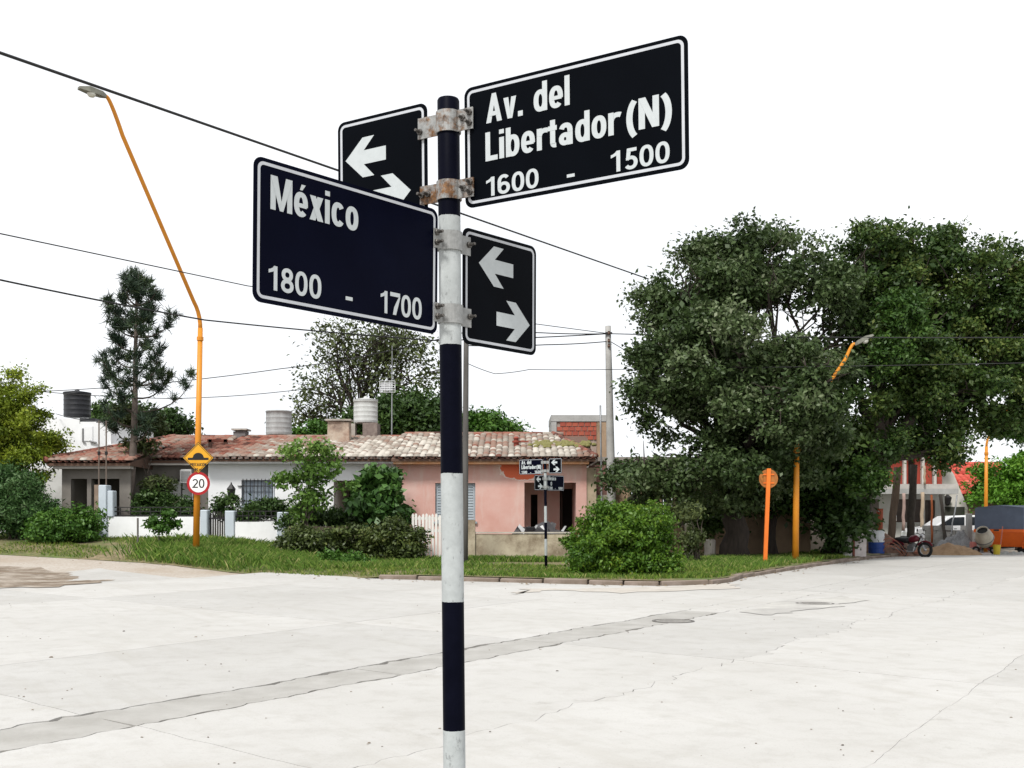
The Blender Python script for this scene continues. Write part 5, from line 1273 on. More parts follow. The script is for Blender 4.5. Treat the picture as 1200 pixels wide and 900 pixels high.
# trees behind the houses
tf = W(420, 560, 52); tf.z = 0.5
tree('bare_crowned_tree', 'tall sparse tree with fine bare branches behind the white house', tf, 4.5,
     [B(385, 455, 52, 42, 2.0, 40), B(430, 420, 52, 50, 2.2, 48), B(480, 440, 52, 48, 2.2, 48), B(360, 485, 52, 26, 1.6, 26), B(395, 400, 52, 35, 1.6, 28), B(460, 400, 52, 40, 1.8, 26)],
     OLIVE, 31, .26, 400, 17, .20, .55, .5, BARKD, twigs=22, shell=.35, limb_r=.5)
tf = W(470, 560, 50); tf.z = .3
tree('garden_tree', 'dense olive green tree rising behind the ridge of the white house', tf, 2.4, [B(480, 490, 50, 45, 1.8, 30), B(450, 505, 50, 30, 1.5, 22), B(512, 500, 50, 28, 1.5, 26), B(425, 500, 50, 24, 1.2, 22)], DARKG, 32, .18, 620, 40, .22, .4, .5)
tf = W(572, 560, 52); tf.z = .2
tree('garden_tree', 'green tree top showing above the pink roof', tf, 2.6, [B(570, 502, 52, 30, 1.4, 16), B(592, 508, 52, 18, 1, 9), B(550, 505, 52, 18, 1.2, 20)], MIDG, 33, .15, 260, 40, .22, .4, .5)
tf = W(185, 590, 50); tf.z = .5
tree('garden_tree', 'dark green tree behind the ridge between pine and orange lamp', tf, 2.6, [B(190, 502, 50, 34, 1.5, 20), B(150, 500, 50, 28, 1.4, 26), B(125, 488, 50, 16, 1, 12)], DARKG, 34, .16, 420, 40, .22, .4, .5)
tf = W(300, 590, 48); tf.z = .5
tree('garden_tree', 'low tuft of leaves between the roof tank and the chimney', tf, 3, [B(372, 508, 48, 10, .8, 12), B(350, 512, 48, 10, .7, 8)], MIDG, 35, .08, 60, 36, .2, .3, .5)
# left edge: yellow-green tree, silvery shrub, round bush
tf = W(15, 640, 36.5); tf.z = gv(tf.x, 36.5)
tree('yellow_green_tree', 'yellow-green bushy tree at the left edge', tf, 1.6, [B(8, 480, 36.5, 38, 1.3, 42), B(30, 510, 36.2, 30, 1.1, 40), B(-25, 500, 36.5, 40, 1.4, 60), B(35, 545, 36, 26, 1, 26)], YELG, 41, .14, 1600, 38, .12, .22, .5, shell=.45, nspray=170)
def bush(name, label, blobs, mat, seed, nclump, per, size, clump_r, aspect=.5, group='bushes', foot=None, shell=.4, cat='bush', up=.5, hang=0, stems=5, bark=None, nspray=None):
    c = blobs[0][0]; f = Vector(foot or (c[0], c[1], gv(c[0], c[1])))
    t = thing(name, label, cat, f, group); rg = random.Random(seed); rng = np.random.default_rng(seed)
    for k in range(stems):
        bl_ = blobs[k % len(blobs)]; e = Vector(bl_[0])+Vector((rg.uniform(-.6, .6)*bl_[1][0], rg.uniform(-.6, .6)*bl_[1][1], rg.uniform(0, .6)*bl_[1][2]))
        s0 = f+Vector((rg.uniform(-.15, .15), rg.uniform(-.1, .1), -.08)); b = MB(); b.tube(limb_path(s0, e, rg, 5, .2), [.03, .026, .02, .015, .011, .006], 6); b.build('stem', bark or BARK, t)
    ns = nspray or max(14, nclump//9)
    v, ff, r = leaf_cloud(rng, sprays(blobs, ns, seed, .26, .5, .4), nclump, per, size, clump_r, aspect, up, shell, hang)
    keep = v[:, 2].reshape(-1, 4).min(1) > f.z-.02
    vv = v.reshape(-1, 4, 3)[keep].reshape(-1, 3); r = r.reshape(-1, 4)[keep].ravel()
    np_obj('foliage', vv, np.arange(len(vv)).reshape(-1, 4), r, mat, t, kind='stuff'); return t
bush('silvery_shrub', 'silvery green shrub at the left edge under the yellow-green tree', [B(12, 585, 34.8, 34, .9, 42), B(40, 600, 34.6, 22, .7, 26), B(-20, 580, 34.8, 30, .8, 45)], SILV, 42, 900, 40, .13, .24, .3, up=.2, nspray=110)
bush('round_bush', 'low round green bush in front of the grey porch', [B(76, 620, 34.0, 36, .9, 21), B(60, 626, 33.9, 26, .7, 15), B(95, 628, 33.9, 22, .7, 13)], BRIGHT if 0 else MIDG, 43, 700, 34, .11, .18, .55)
# sapling on the verge
tf = W(187, 642, 32.4); tf.z = gv(tf.x, 32.4)
tree('sapling', 'small leafy sapling on the grass before the white wall', tf, .5, [B(180, 612, 32.4, 10, .25, 9), B(196, 606, 32.4, 11, .25, 9), B(188, 620, 32.3, 10, .25, 6), B(205, 615, 32.5, 8, .2, 5)], MIDG, 44, .022, 60, 20, .13, .12, .5, cat='sapling', limb_r=.5, twigs=2)
# young tree in front of the white house
tf = W(366, 645, 33.6); tf.z = gv(tf.x, 33.6)
tree('young_tree', 'slender light green young tree in front of the white house', tf, 1.0, [B(345, 530, 33.6, 16, .5, 14), B(378, 528, 33.6, 14, .5, 14), B(340, 560, 33.5, 20, .5, 14), B(372, 556, 33.6, 24, .6, 18), B(362, 585, 33.5, 24, .6, 14), B(395, 545, 33.6, 12, .4, 8), B(350, 605, 33.5, 14, .4, 8), B(407, 570, 33.5, 12, .3, 6)],
     MA('light_leaves', [(0, (.045, .10, .016)), (.5, (.10, .19, .034)), (.85, (.17, .27, .055)), (1, (.28, .37, .11))], .5, .3), 45, .045, 150, 20, .15, .22, .55, stems=2, limb_r=.4, twigs=3, shell=.6)
bush('flowering_shrub', 'dark shrub of the grey house showing above the white wall', [B(178, 588, 36.3, 24, .6, 17), B(205, 592, 36.3, 18, .6, 12), B(225, 600, 36.2, 12, .4, 9)], DARKG, 46, 330, 34, .12, .2, .5)
bush('garden_shrub', 'shrub behind the short white wall under the barred window', [B(310, 600, 36, 22, .5, 12), B(265, 594, 36, 10, .4, 12), B(285, 604, 36, 12, .4, 7)], DARKG, 47, 190, 32, .12, .2, .5)
bush('broadleaf_shrub', 'dense broad-leaved dark green shrub before the carport', [B(443, 580, 34.9, 26, .8, 25), B(446, 606, 34.7, 25, .8, 22), B(425, 594, 34.8, 18, .6, 12), B(408, 590, 34.8, 14, .4, 5)], MA('broad_leaves', [(0, (.015, .04, .010)), (.5, (.035, .085, .018)), (.85, (.07, .15, .03)), (1, (.14, .24, .06))], .4, .15), 48, 330, 20, .26, .22, .6)
bush('carport_weeds', 'low weeds growing inside the old wall before the carport', [B(385, 606, 35, 34, .6, 9), B(350, 612, 34.9, 18, .5, 9), B(415, 618, 34.9, 20, .5, 8)], DARKG, 49, 260, 30, .13, .2, .45)
HEDGE = MA('reddish_dark_hedge_leaves', [(0, (.02, .028, .010)), (.4, (.042, .062, .016)), (.75, (.085, .115, .028)), (.92, (.15, .16, .05)), (1, (.19, .11, .055))], .45, .12)
bush('hedge', 'dark hedge right of the young tree, nearer the picket gate', [B(455, 637, 32.6, 34, .6, 20), B(478, 640, 32.5, 22, .5, 16), B(430, 634, 32.7, 20, .5, 16)], HEDGE, 50, 520, 34, .12, .18, .5)
bush('hedge', 'dark brownish hedge below the young tree', [B(372, 638, 32.4, 34, .6, 18), B(345, 636, 32.6, 20, .5, 16), B(400, 638, 32.6, 18, .5, 16)], HEDGE, 51, 480, 34, .12, .18, .5)
bush('low_bush', 'small green bush at the kerb in front of the hedges', [B(404, 662, 29.6, 26, .5, 12), B(390, 666, 29.4, 14, .4, 8), B(420, 668, 29.4, 14, .4, 7)], MIDG, 52, 300, 32, .10, .15, .45)
YBU = 25.6
bush('willowy_bush', 'large rounded bright green bush at the corner kerb', [B(730, 638, YBU, 46, 1.1, 44), B(728, 614, YBU, 26, .8, 24), B(704, 660, YBU-.2, 28, .8, 22), B(760, 660, YBU-.2, 28, .8, 22), B(736, 668, YBU-.5, 48, .7, 16)], MA('willowy_leaves', [(0, (.022, .062, .008)), (.4, (.055, .125, .012)), (.75, (.11, .20, .018)), (1, (.24, .29, .035))], .45, .25), 53, 2300, 36, .085, .13, .5, shell=.4, hang=1.1, up=.3, stems=9, nspray=150)
bush('wall_creeper', 'small bush of pale leaves behind the round corner bush', [B(815, 618, 30, 14, .5, 26), B(795, 600, 31, 16, .5, 14)], OLIVE, 54, 60, 24, .12, .2, .5)
# grass
KX, KY = [p.x for p in KP if p.x <= 3.1], [p.y for p in KP if p.x <= 3.1]
def grass(name, label, spots, mat, seed):
    """spots: list of (x array, y array, height, width)"""
    rng = np.random.default_rng(seed); V = []; Rn = []
    for (x, y, h, w) in spots:
        n = len(x); z = np.array([gv(a, c)-(.15*(1-S((c-np.interp(a, KX, KY))/1.4))*S((-2.4-a)/1.5)) for a, c in zip(x, y)])
        hh = h*(.5+.9*rng.random(n)); a = rng.random(n)*np.pi; le = rng.normal(size=(n, 2))*.45*hh[:, None]
        dx, dy = np.cos(a)*w, np.sin(a)*w
        V.append(np.stack([np.stack([x-dx, y-dy, z-.03], 1), np.stack([x+dx, y+dy, z-.03], 1), np.stack([x+dx*.7+le[:, 0]*.4, y+dy*.7+le[:, 1]*.4, z+hh*.6], 1), np.stack([x+le[:, 0], y+le[:, 1], z+hh], 1)], 1).reshape(-1, 3))
        Rn.append(np.repeat(rng.random(n), 4))
    v = np.concatenate(V); o = np_obj(name, v, np.arange(len(v)).reshape(-1, 4), np.concatenate(Rn), mat, None, kind='stuff'); o['label'] = label; o['category'] = 'grass'
rng = np.random.default_rng(3)
def scatter(n, x0, x1, depth0, depth1, keep=None):
    """points behind the kerb line, depth metres back from it"""
    xs = rng.uniform(x0, x1, n); kx = np.array([p.x for p in KP]); ky = np.array([p.y for p in KP])
    left = kx <= 5.6
    ys = np.interp(xs, kx[kx <= 3.1], ky[kx <= 3.1]) if x1 <= 3.2 else np.interp(xs, kx[kx >= 3.1], ky[kx >= 3.1])
    ys = ys+.12+rng.uniform(depth0, depth1, n)
    if keep is not None:
        m = np.array([keep(a, c) for a, c in zip(xs, ys)]); xs, ys = xs[m], ys[m]
    return xs, ys
patchy = lambda thr, sc=.5, s=0: (lambda x, y: mnoise.noise(Vector((x*sc, y*sc, s))) > thr)
LAWN = MA('verge_grass', [(0, (.05, .095, .012)), (.5, (.105, .175, .02)), (.85, (.17, .225, .035)), (1, (.32, .28, .11))], .7, .3)
WEED = MA('tall_weeds', [(0, (.045, .095, .012)), (.5, (.095, .18, .022)), (.85, (.16, .235, .04)), (1, (.32, .31, .12))], .7, .3)
x1_, y1_ = scatter(42000, -17, 3.1, 0, 5.5, patchy(-.08, .6)); x2_, y2_ = scatter(17000, 3.2, 12, .05, 5, patchy(-.15, .6))
grass('grass', 'short patchy verge grass behind the kerb', [(x1_, y1_, .07, .010), (x2_, y2_, .09, .010)], LAWN, 61)
def gauss_spot(px, py, Y, sx, sy, n): c = W(px, py, Y); return rng.normal(c.x, sx, n), rng.normal(c.y, sy, n)
sp_ = []
for (px, Y, sx, sy, n, h) in ((250, 31.5, 1.0, .9, 3800, .42), (300, 31.2, 1.0, .9, 3600, .38), (345, 30.3, .9, .6, 2800, .34), (215, 32.6, .6, .5, 1600, .32), (280, 33.6, 1.2, .5, 1800, .4), (450, 29.2, 1.3, .5, 2200, .24), (375, 28.8, .8, .4, 1500, .26), (560, 32.6, 1.2, .25, 1300, .30), (640, 32.7, 1.0, .2, 900, .25), (830, 30, .8, 1.3, 2600, .28), (880, 33, .9, 1.0, 2200, .25), (500, 31.8, .8, .4, 900, .22), (560, 25.3, .9, .22, 500, .16), (620, 24.7, .8, .22, 420, .14), (680, 24.3, .6, .2, 400, .16), (850, 27.2, .5, 1.2, 900, .16), (800, 24.6, .5, .3, 500, .16), (590, 27.5, 1.8, .8, 800, .15)):
    x, y = gauss_spot(px, 0, Y, sx, sy, int(n*2.0))
    ok = np.array([ (np.interp(a, [p.x for p in KP if p.x <= 3.1], [p.y for p in KP if p.x <= 3.1]) if a < 3.1 else np.interp(a, [p.x for p in KP if p.x >= 3.1], [p.y for p in KP if p.x >= 3.1]))+.1 < c for a, c in zip(x, y)])
    sp_.append((x[ok], y[ok], h*.55, .006))
grass('tall_weeds', 'tall uncut weeds around the orange lamp post and along the walls', sp_, WEED, 62)
# fallen leaves and litter along the kerb
rg = random.Random(77); b = MB()
for k in range(420):
    i = rg.randint(0, len(KP)-2); p = KP[i]+(KP[i+1]-KP[i])*rg.random()
    if p.x < -14 or p.y > 42: continue
    y = p.y-.1-abs(rg.gauss(0, .35)); a = rg.uniform(0, 3.14); s = rg.uniform(.02, .06); z = T(p.x, y)+.012; b.rn = rg.random()
    if p.x > 3.3: p = Vector((p.x+abs(rg.gauss(.1, .3)), p.y)); y = p.y-.1
    b.add([(p.x+s*math.cos(a), y+s*math.sin(a), z), (p.x-s*.6*math.sin(a), y+s*.6*math.cos(a), z+.015), (p.x-s*math.cos(a), y-s*math.sin(a), z), (p.x+s*.6*math.sin(a), y-s*.6*math.cos(a), z+.01)], [(0, 1, 2, 3)])
o = b.build('fallen_leaves', MA('dry_leaves', [(0, (.10, .06, .03)), (.5, (.20, .13, .06)), (1, (.32, .24, .14))], .9), None, kind='stuff'); o['label'] = 'dry fallen leaves scattered along the kerb'; o['category'] = 'leaves'

# ------------------------------------------------------------------ building site and houses on the right
YH = 50
h2 = thing('two_storey_house', 'half-built two-storey house with red upper wall and concrete balcony', 'house', (WX(1065, YH), YH, .1))
RAWC = M('raw_concrete_frame', (.36, .36, .35))
REDW = M('red_painted_wall', (.34, .055, .035), (.26, .045, .03), .85, 2, dirt=(.16, .04, .03), dirt_amt=.35)
x0, x1 = WX(1022, YH), WX(1107, YH)
zs = WZ(579, YH); zt = WZ(515, YH)
gh_ = [(WX(1050, YH), WX(1082, YH), WZ(612, YH), WZ(585, YH)), (WX(1084, YH), WX(1096, YH), .1, WZ(586, YH))]
b = wall_grid(x0, x1, YH, YH+.25, -.1, zs, gh_); b.build('ground_floor_wall', M('white_unfinished_wall', (.60, .60, .58), (.46, .45, .43), .9, 1.5, dirt=(.25, .23, .21), dirt_amt=.35), h2)
for q in gh_: window(h2, q[0], q[1], max(q[2], .15), q[3], YH+.12, M('dark_brown_frame', (.07, .04, .03)), M('dim_brown_shutter', (.10, .075, .065), (.06, .045, .04), .6, 3), mullions=1, sill=False)
b = wall_grid(x0, x1, YH+.3, YH+.5, zs+.002, zt, [(WX(1067, YH), WX(1075, YH), zs+.1, zt-.2), (WX(1095, YH), WX(1101, YH), zs+.5, zt-.2)]); b.build('upper_wall', REDW, h2)
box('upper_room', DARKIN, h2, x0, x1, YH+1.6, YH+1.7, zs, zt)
for xx in (1040, 1061.5, 1083, 1097):
    box('upper_column', M('pale_column', (.52, .49, .45), (.42, .40, .37), .9, 3), h2, WX(xx-1.6, YH), WX(xx+1.6, YH), YH+.1, YH+.29, zs+.003, zt)
box('balcony_slab', RAWC, h2, x0-.2, x1+.1, YH-1.3, YH-.003, WZ(579, YH-1), WZ(573, YH-1))
box('balcony_parapet', M('pale_cement_parapet', (.46, .44, .41), (.36, .34, .32), .9, 3), h2, x0-.2, x1+.1, YH-1.3, YH-1.18, WZ(573, YH-1)+.002, WZ(567.5, YH-1))
box('roof_slab', RAWC, h2, x0-.2, x1+.15, YH-.5, YH+6, zt+.002, zt+.2)
g2 = thing('gabled_house', 'white gabled house end with a wall lantern left of the red tiled roof', 'house', (WX(1120, 51), 51, .1))
zt2 = WZ(551, 51)
b = MB(); b.prism([(WX(1104, 51), 0), (WX(1134, 51), 0), (WX(1134, 51), WZ(595, 51)), (WX(1118, 51), WZ(556, 51)), (WX(1111, 51), WZ(546, 51)), (WX(1104, 51), WZ(546, 51))], ((0, 51.3, 0), (1, 0, 0), (0, 0, 1), (0, -1, 0)), .3); b.build('gable_wall', M('ivory_wall', (.62, .60, .55), (.54, .52, .48), .9, 2), g2)
box('door', M('dark_green_door', (.03, .035, .025), (.05, .05, .04), .6, 3), g2, WX(1106, 51), WX(1130, 51), 50.95, 50.998, .1, WZ(594, 51))
lc = W(1110.5, 586, 50.8); b = MB(); b.lathe(lc, [(.05, -.25), (.12, -.2), (.20, .12), (.04, .25)], 6); b.build('wall_lantern', BLACKIRON, g2)
h3 = thing('red_roofed_house', 'house with bright red tiled roof behind the far lamp', 'house', (WX(1140, 55), 55, .1))
box('wall', M('dark_brown_wall', (.10, .06, .045), (.07, .045, .035), .9, 2), h3, WX(1112, 55), WX(1200, 55), 55, 60, 0, WZ(579, 55))
RT = MA('bright_red_tiles', [(0, (.28, .03, .02)), (.5, (.42, .06, .04)), (.85, (.48, .11, .08)), (1, (.56, .32, .27))], .7, bmp=.2)
tile_roof(h3, WX(1108, 55), WX(1205, 55), 54.5, WZ(580, 55), 58.5, WZ(544, 58.5), RT, lambda u, v: .5, seed=31, tw=.3, tl=.45)
roof_deck(h3, WX(1108, 55), WX(1205, 55), 54.55, WZ(580, 55)-.02, 58.5, WZ(544, 58.5)-.02, 62, WZ(580, 55), M('dark_roof_boards', (.12, .07, .05)))
# a plain long wall closes the view between the trunks
bw = thing('boundary_wall', 'dim unplastered wall in the shade behind the tree trunks', 'wall', (WX(980, 44), 44, .1))
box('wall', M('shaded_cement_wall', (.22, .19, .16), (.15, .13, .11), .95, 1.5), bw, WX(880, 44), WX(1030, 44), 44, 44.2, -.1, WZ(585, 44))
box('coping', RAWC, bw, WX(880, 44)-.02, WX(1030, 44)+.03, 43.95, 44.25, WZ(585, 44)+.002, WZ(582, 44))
# timber and steel props
def prop(label, a, c, r, m_):
    a, c = W(*a), W(*c); base = a if a.z < c.z else c
    t = MB(); n = 5; t.tube([a+(c-a)*i/n+Vector((.02*math.sin(i*2.3), 0, 0)) for i in range(n+1)], [r*(1+.1*math.sin(i*3)) for i in range(n+1)], 8)
    o = t.build('building_prop', m_, None, base, smooth=True); tag(o, label, 'prop', 'props under the balcony')
WD, WD2 = M('grey_timber', (.16, .115, .085), (.10, .075, .055), .95, 7, stretch=(3, 3, .3)), M('dark_timber', (.06, .05, .04), (.035, .03, .025), .95, 7)
prop('thick leaning timber prop left of the motorcycle', (1043, 640, 43.2), (1052.5, 548, 43.4), .15, WD)
prop('thick upright dark timber prop behind the motorcycle', (1066, 642, 43.0), (1071, 545, 43.4), .15, WD2)
prop('thin pinkish prop near the brown window', (1058.5, 622, 48.4), (1059.5, 578, 48.4), .07, M('pinkish_timber', (.34, .24, .21)))
prop('pale forked timber prop under the middle of the balcony', (1080, 620, 48.2), (1081.5, 577, 48.4), .08, M('pale_timber', (.36, .28, .20)))
prop('thin rusty orange steel prop', (1092, 636, 46.4), (1092, 580, 46.6), .045, M('rusty_orange_steel', (.36, .10, .035), (.26, .08, .03), .8, 7))
prop('dark crooked timber prop at the balcony end', (1108.5, 643, 45.2), (1102.5, 580, 46.4), .075, WD2)
prop('thin white upright on the balcony front', (1083.5, 568, 48.6), (1083.5, 546, 48.6), .05, M('pale_timber', (.36, .28, .20)))
prop('thin grey pole leaning beside the white car', (1113, 634, 46), (1122, 580, 46.4), .03, M('zinc_tube', (.30, .31, .32)))
# stacked concrete blocks
blk = MB(); blk.box(-.2, .2, -.09, .09, 0, .19)
blk_o = None
for (px, pyb, Yb, nx, nz, lab) in ((1087, 637, 46.8, 4, 5, 'grey concrete block in the stack left of the gravel heap'), (1132, 636, 46.8, 2, 5, 'grey concrete block in the stack before the white car')):
    for iz in range(nz):
        for ix in range(nx):
            if iz == nz-1 and ix == nx-1: continue
            c = W(px, pyb, Yb); c = Vector((c.x+ix*.42+(.1 if iz % 2 else 0)+random.uniform(-.02, .02), c.y+random.uniform(-.03, .03), .1+iz*.195))
            if blk_o is None:
                blk_o = blk.build('concrete_block', M('grey_block', (.33, .33, .32), (.26, .26, .25), .95, 6, bmp=.4)); o = blk_o
            else: o = blk_o.copy(); COL.objects.link(o)
            o.location = c; o.rotation_euler.z = random.uniform(-.05, .05); tag(o, lab, 'block', lab.replace('block in', 'blocks of'))
post_ = W(1135.5, 645, 45.8); o = MB(); o.bevbox(post_.x-.1, post_.x+.1, 45.7, 45.9, 0, WZ(602, 45.8), .015); tag(o.build('cement_post', RAWC, None, (post_.x, 45.8, 0)), 'pale cement post standing between the white car and the skip', 'post')
# heaps
def heap(name, label, px, py, Y, w, d, h, mat, seed, cat='heap'):
    c = W(px, py, Y); c.z = 0; b = MB(); nx, ny = 34, 16; P = []
    for j in range(ny+1):
        for i in range(nx+1):
            u, v = i/nx*2-1, j/ny*2-1; r = math.sqrt(u*u+v*v)
            z = h*max(0, 1-r**1.5)*(.75+.5*mnoise.noise(Vector((u*1.8+seed, v*1.8, seed))))+h*.16*mnoise.noise(Vector((u*7+seed, v*7, 2)))*(r < 1)+h*.07*mnoise.noise(Vector((u*19, v*19, seed)))*(r < 1)
            P.append((c.x+u*w, c.y+v*d, max(-.03, z)+(.0 if r < 1.05 else -.04)))
    b.add(P, [(j*(nx+1)+i, j*(nx+1)+i+1, (j+1)*(nx+1)+i+1, (j+1)*(nx+1)+i) for j in range(ny) for i in range(nx)])
    o = b.build(name, mat, None, c, smooth=True); tag(o, label, cat, 'heaps of building material'); return o
SAND = M('brown_sand', (.34, .23, .14), (.24, .155, .09), 1, 5, bmp=.7)
heap('sand_heap', 'low heap of brown sand beside the motorcycle', 1112, 654, 42.2, 1.25, .8, .62, SAND, 1)
heap('gravel_heap', 'heap of grey gravel behind the sand', 1122, 645, 45, 1.0, .9, 1.0, M('grey_gravel', (.26, .26, .26), (.16, .16, .165), 1, 16, bmp=1), 4)
heap('rubble_heap', 'heap of reddish rubble left of the motorcycle', 1040, 655, 41.2, 1.2, .9, .95, M('reddish_rubble', (.24, .14, .10), (.14, .09, .07), 1, 7, bmp=1), 8)
# broken bricks lying on the rubble
rg = random.Random(9); hb_ = None
for k in range(14):
    c = W(1020+rg.random()*60, 650, 40.6+rg.random()*1.2); zz = .12+rg.random()*.5*max(0, 1-abs(c.x-W(1040, 0, 41.2).x)/1.2)
    if hb_ is None:
        bq = MB(); bq.box(-.12, .12, -.06, .06, -.04, .04, .012); hb_ = bq.build('loose_brick', M('loose_red_brick', (.30, .11, .07), (.38, .20, .15), .95, 9)); o = hb_
    else: o = hb_.copy(); COL.objects.link(o)
    o.location = (c.x, c.y, zz); o.rotation_euler = (rg.uniform(-.6, .6), rg.uniform(-.6, .6), rg.uniform(0, 3)); tag(o, 'loose broken brick on the reddish rubble heap', 'brick', 'loose bricks on the rubble')
# rusty rods bent over the rubble
for k, lab in enumerate(('upper bent rusty rod over the rubble heap', 'middle bent rusty rod over the rubble heap', 'lowest bent rusty rod over the rubble heap')):
    b = MB(); b.tube(bez(W(1022+k*6, 652-k*2, 40.2), W(1040, 610+k*10, 40.2), W(1064-k*3, 651, 40.2), 10), .018, 6); tag(b.build('bent_rod', M('rusty_rod', (.30, .12, .08)), None, W(1022+k*6, 652, 40.2)), lab, 'rod', 'bent rods')
# barrel with a red pipe behind, discarded cabinet
bc = W(1027, 640, 40.4); bc.z = .1
br = thing('steel_drum', 'blue and white steel drum at the foot of the leaning trunk', 'drum', bc)
b = MB(); b.lathe(bc, [(.27, 0), (.28, .02), (.28, .2), (.29, .22), (.28, .24), (.28, .42)], 20); b.build('lower_half', M('blue_drum_paint', (.015, .05, .22), (.02, .06, .26), .5, 4), br)
b = MB(); b.lathe(bc, [(.28, .421), (.28, .6), (.29, .62), (.28, .64), (.28, .82), (.29, .84), (.27, .845), (.27, .80)], 20); b.build('upper_half', M('white_drum_paint', (.62, .64, .66), (.5, .52, .54), .5, 4), br)
pc_ = W(1031, 613, 41.2); b = MB(); b.lathe((pc_.x, 41.2, .0), [(.11, 0), (.11, WZ(612, 41.2)), (.15, WZ(612, 41.2)), (.15, WZ(609, 41.2)), (.12, WZ(606, 41.2)), (.12, WZ(597, 41.2)), (.14, WZ(596, 41.2))], 12)
tag(b.build('clay_pipe', M('red_clay_pipe', (.30, .07, .03), (.22, .05, .025), .7, 5), None, (pc_.x, 41.2, .0)), 'upright red pipe standing behind the blue and white drum', 'pipe')
YQ = 37.2; qc = W(995, 657, YQ)
cb = thing('discarded_cabinet', 'discarded white cabinet with a loose panel under the leaning tree', 'cabinet', (qc.x, YQ, .1))
b = MB(); b.bevbox(WX(989, YQ), WX(999, YQ), YQ, YQ+.55, .05, WZ(612, YQ), .02); b.build('body', M('dirty_white_enamel', (.50, .50, .48), (.36, .35, .33), .6, 4, dirt=(.2, .16, .13), dirt_amt=.4), cb)
b = MB(); b.box(WX(999.4, YQ), WX(1001.6, YQ), YQ-.02, YQ+.3, .05, WZ(622, YQ)); b.build('edge_board', M('old_red_wood', (.20, .07, .05)), cb)
b = MB(); b.prism([(WX(1001.8, YQ), .08), (WX(1015, YQ), .12), (WX(1015.5, YQ), WZ(627, YQ)), (WX(1009, YQ), WZ(620, YQ)), (WX(1001.8, YQ), WZ(618, YQ))], ((0, YQ+.04, 0), (1, 0, 0), (0, 0, 1), (0, -1, 0)), .05); b.build('loose_panel', M('pinkish_white_panel', (.52, .48, .47), (.42, .38, .37), .7, 4), cb)
# motorcycle, seen from the side, leaning on its stand
def motorcycle():
    Ym = 40.2; c = W(1067, 657, Ym); gz = T(c.x, Ym)
    t = thing('motorcycle', 'dark red motorcycle parked in front of the building props', 'motorcycle', (c.x, Ym, gz))
    fwd = Vector((.70, -.72, 0)).normalized(); sd = Vector((fwd.y, -fwd.x, 0)); k = .86
    def q(a, h, s=0): return Vector((c.x, Ym, gz))+fwd*a*k+UP*h*k+sd*s*k+sd*(-.10*h)
    blk_, chr_, red, rub = M('bike_black', (.015, .015, .016), None, .5, 9), M('bike_chrome', (.45, .45, .46), (.30, .30, .31), .3, 9, .8), M('bike_dark_red', (.13, .012, .022), (.10, .01, .018), .3, 5), M('tyre_rubber', (.014, .014, .014), None, .9, 12)
    for a in (-.62, .62):
        b = MB(); b.torus(q(a, .29), sd, .235, .052, 26, 8); wl_ = b.build('wheel', rub, t, smooth=True)
        b = MB(); b.torus(q(a, .29), sd, .18, .014, 22, 5)
        for j in range(8):
            an = j*math.pi/4; d = fwd*math.cos(an)+UP*math.sin(an); b.tube([q(a, .29)+d*.02, q(a, .29)+d*.18], .005, 4)
        b.lathe(q(a, .29)-sd*.05, [(.04, 0), (.04, .1)], 10, sd); b.build('rim', chr_, wl_)
        b = MB(); P = [q(a, .29)+(fwd*math.cos(R(an))+UP*math.sin(R(an)))*.31 for an in range(30, 151, 15)]; b.tube(P, .035, 6); b.build('mudguard', red, t)
    b = MB(); b.tube([q(.62, .29, .05), q(.50, .62, .05), q(.40, .92, .05)], .022, 6); b.tube([q(.62, .29, -.05), q(.50, .62, -.05), q(.40, .92, -.05)], .022, 6); b.build('fork', chr_, t)
    b = MB(); b.tube([q(.40, .93, -.34), q(.36, .98, -.2), q(.40, .92, 0), q(.36, .98, .2), q(.30, .95, .34)], .014, 6); b.build('handlebar', blk_, t)
    for s in (-.25, .25):
        b = MB(); b.tube([q(.37, .97, s), q(.38, 1.10, s*1.2)], .007, 5); b.lathe(q(.38, 1.12, s*1.2), [(.05, -.01), (.05, .01)], 10, fwd); b.build('mirror', blk_, t)
    b = MB(); b.lathe(q(.47, .84), [(.05, -.08), (.085, 0), (.09, .05), (.06, .07)], 12, fwd); b.build('headlight', chr_, t)
    b = MB(); b.tube([q(.34, .72), q(.20, .77), q(.05, .74), q(-.10, .66)], [.07, .13, .14, .08], 10); b.build('fuel_tank', red, t, smooth=True)
    b = MB(); b.tube([q(-.05, .69), q(-.25, .68), q(-.5, .71), q(-.72, .74)], [.09, .11, .10, .05], 8); b.build('seat', blk_, t, smooth=True)
    b = MB(); b.tube([q(.38, .80), q(.25, .45), q(.05, .30), q(-.3, .32), q(-.45, .62), q(.30, .68)], .025, 6); b.tube([q(-.62, .29, .08), q(-.2, .36, .08)], .022, 6); b.build('frame', blk_, t)
    b = MB(); b.lathe(q(.02, .36)-sd*.13, [(.13, 0), (.15, .06), (.15, .2), (.12, .26)], 12, sd); b.tube([q(.1, .42), q(.16, .58)], [.09, .08], 10); b.build('engine', M('dull_aluminium', (.22, .22, .22), (.14, .14, .14), .5, 9, .6), t)
    b = MB(); b.tube([q(.2, .42, .1), q(.16, .22, .13), q(-.2, .22, .15), q(-.75, .36, .16)], [.02, .022, .03, .04], 8); b.build('exhaust', chr_, t)
    b = MB(); b.box(-.05, .05, -.03, .03, -.04, .04); b.v = [tuple(q(-.78, .68)+Vector(v)) for v in b.v]; b.build('tail_light', M('tail_red', (.35, .01, .01), None, .3, 5), t)
    b = MB(); b.tube([q(-.05, .26, .1), q(-.12, .0, .26)], .014, 5); b.build('side_stand', blk_, t)
motorcycle()
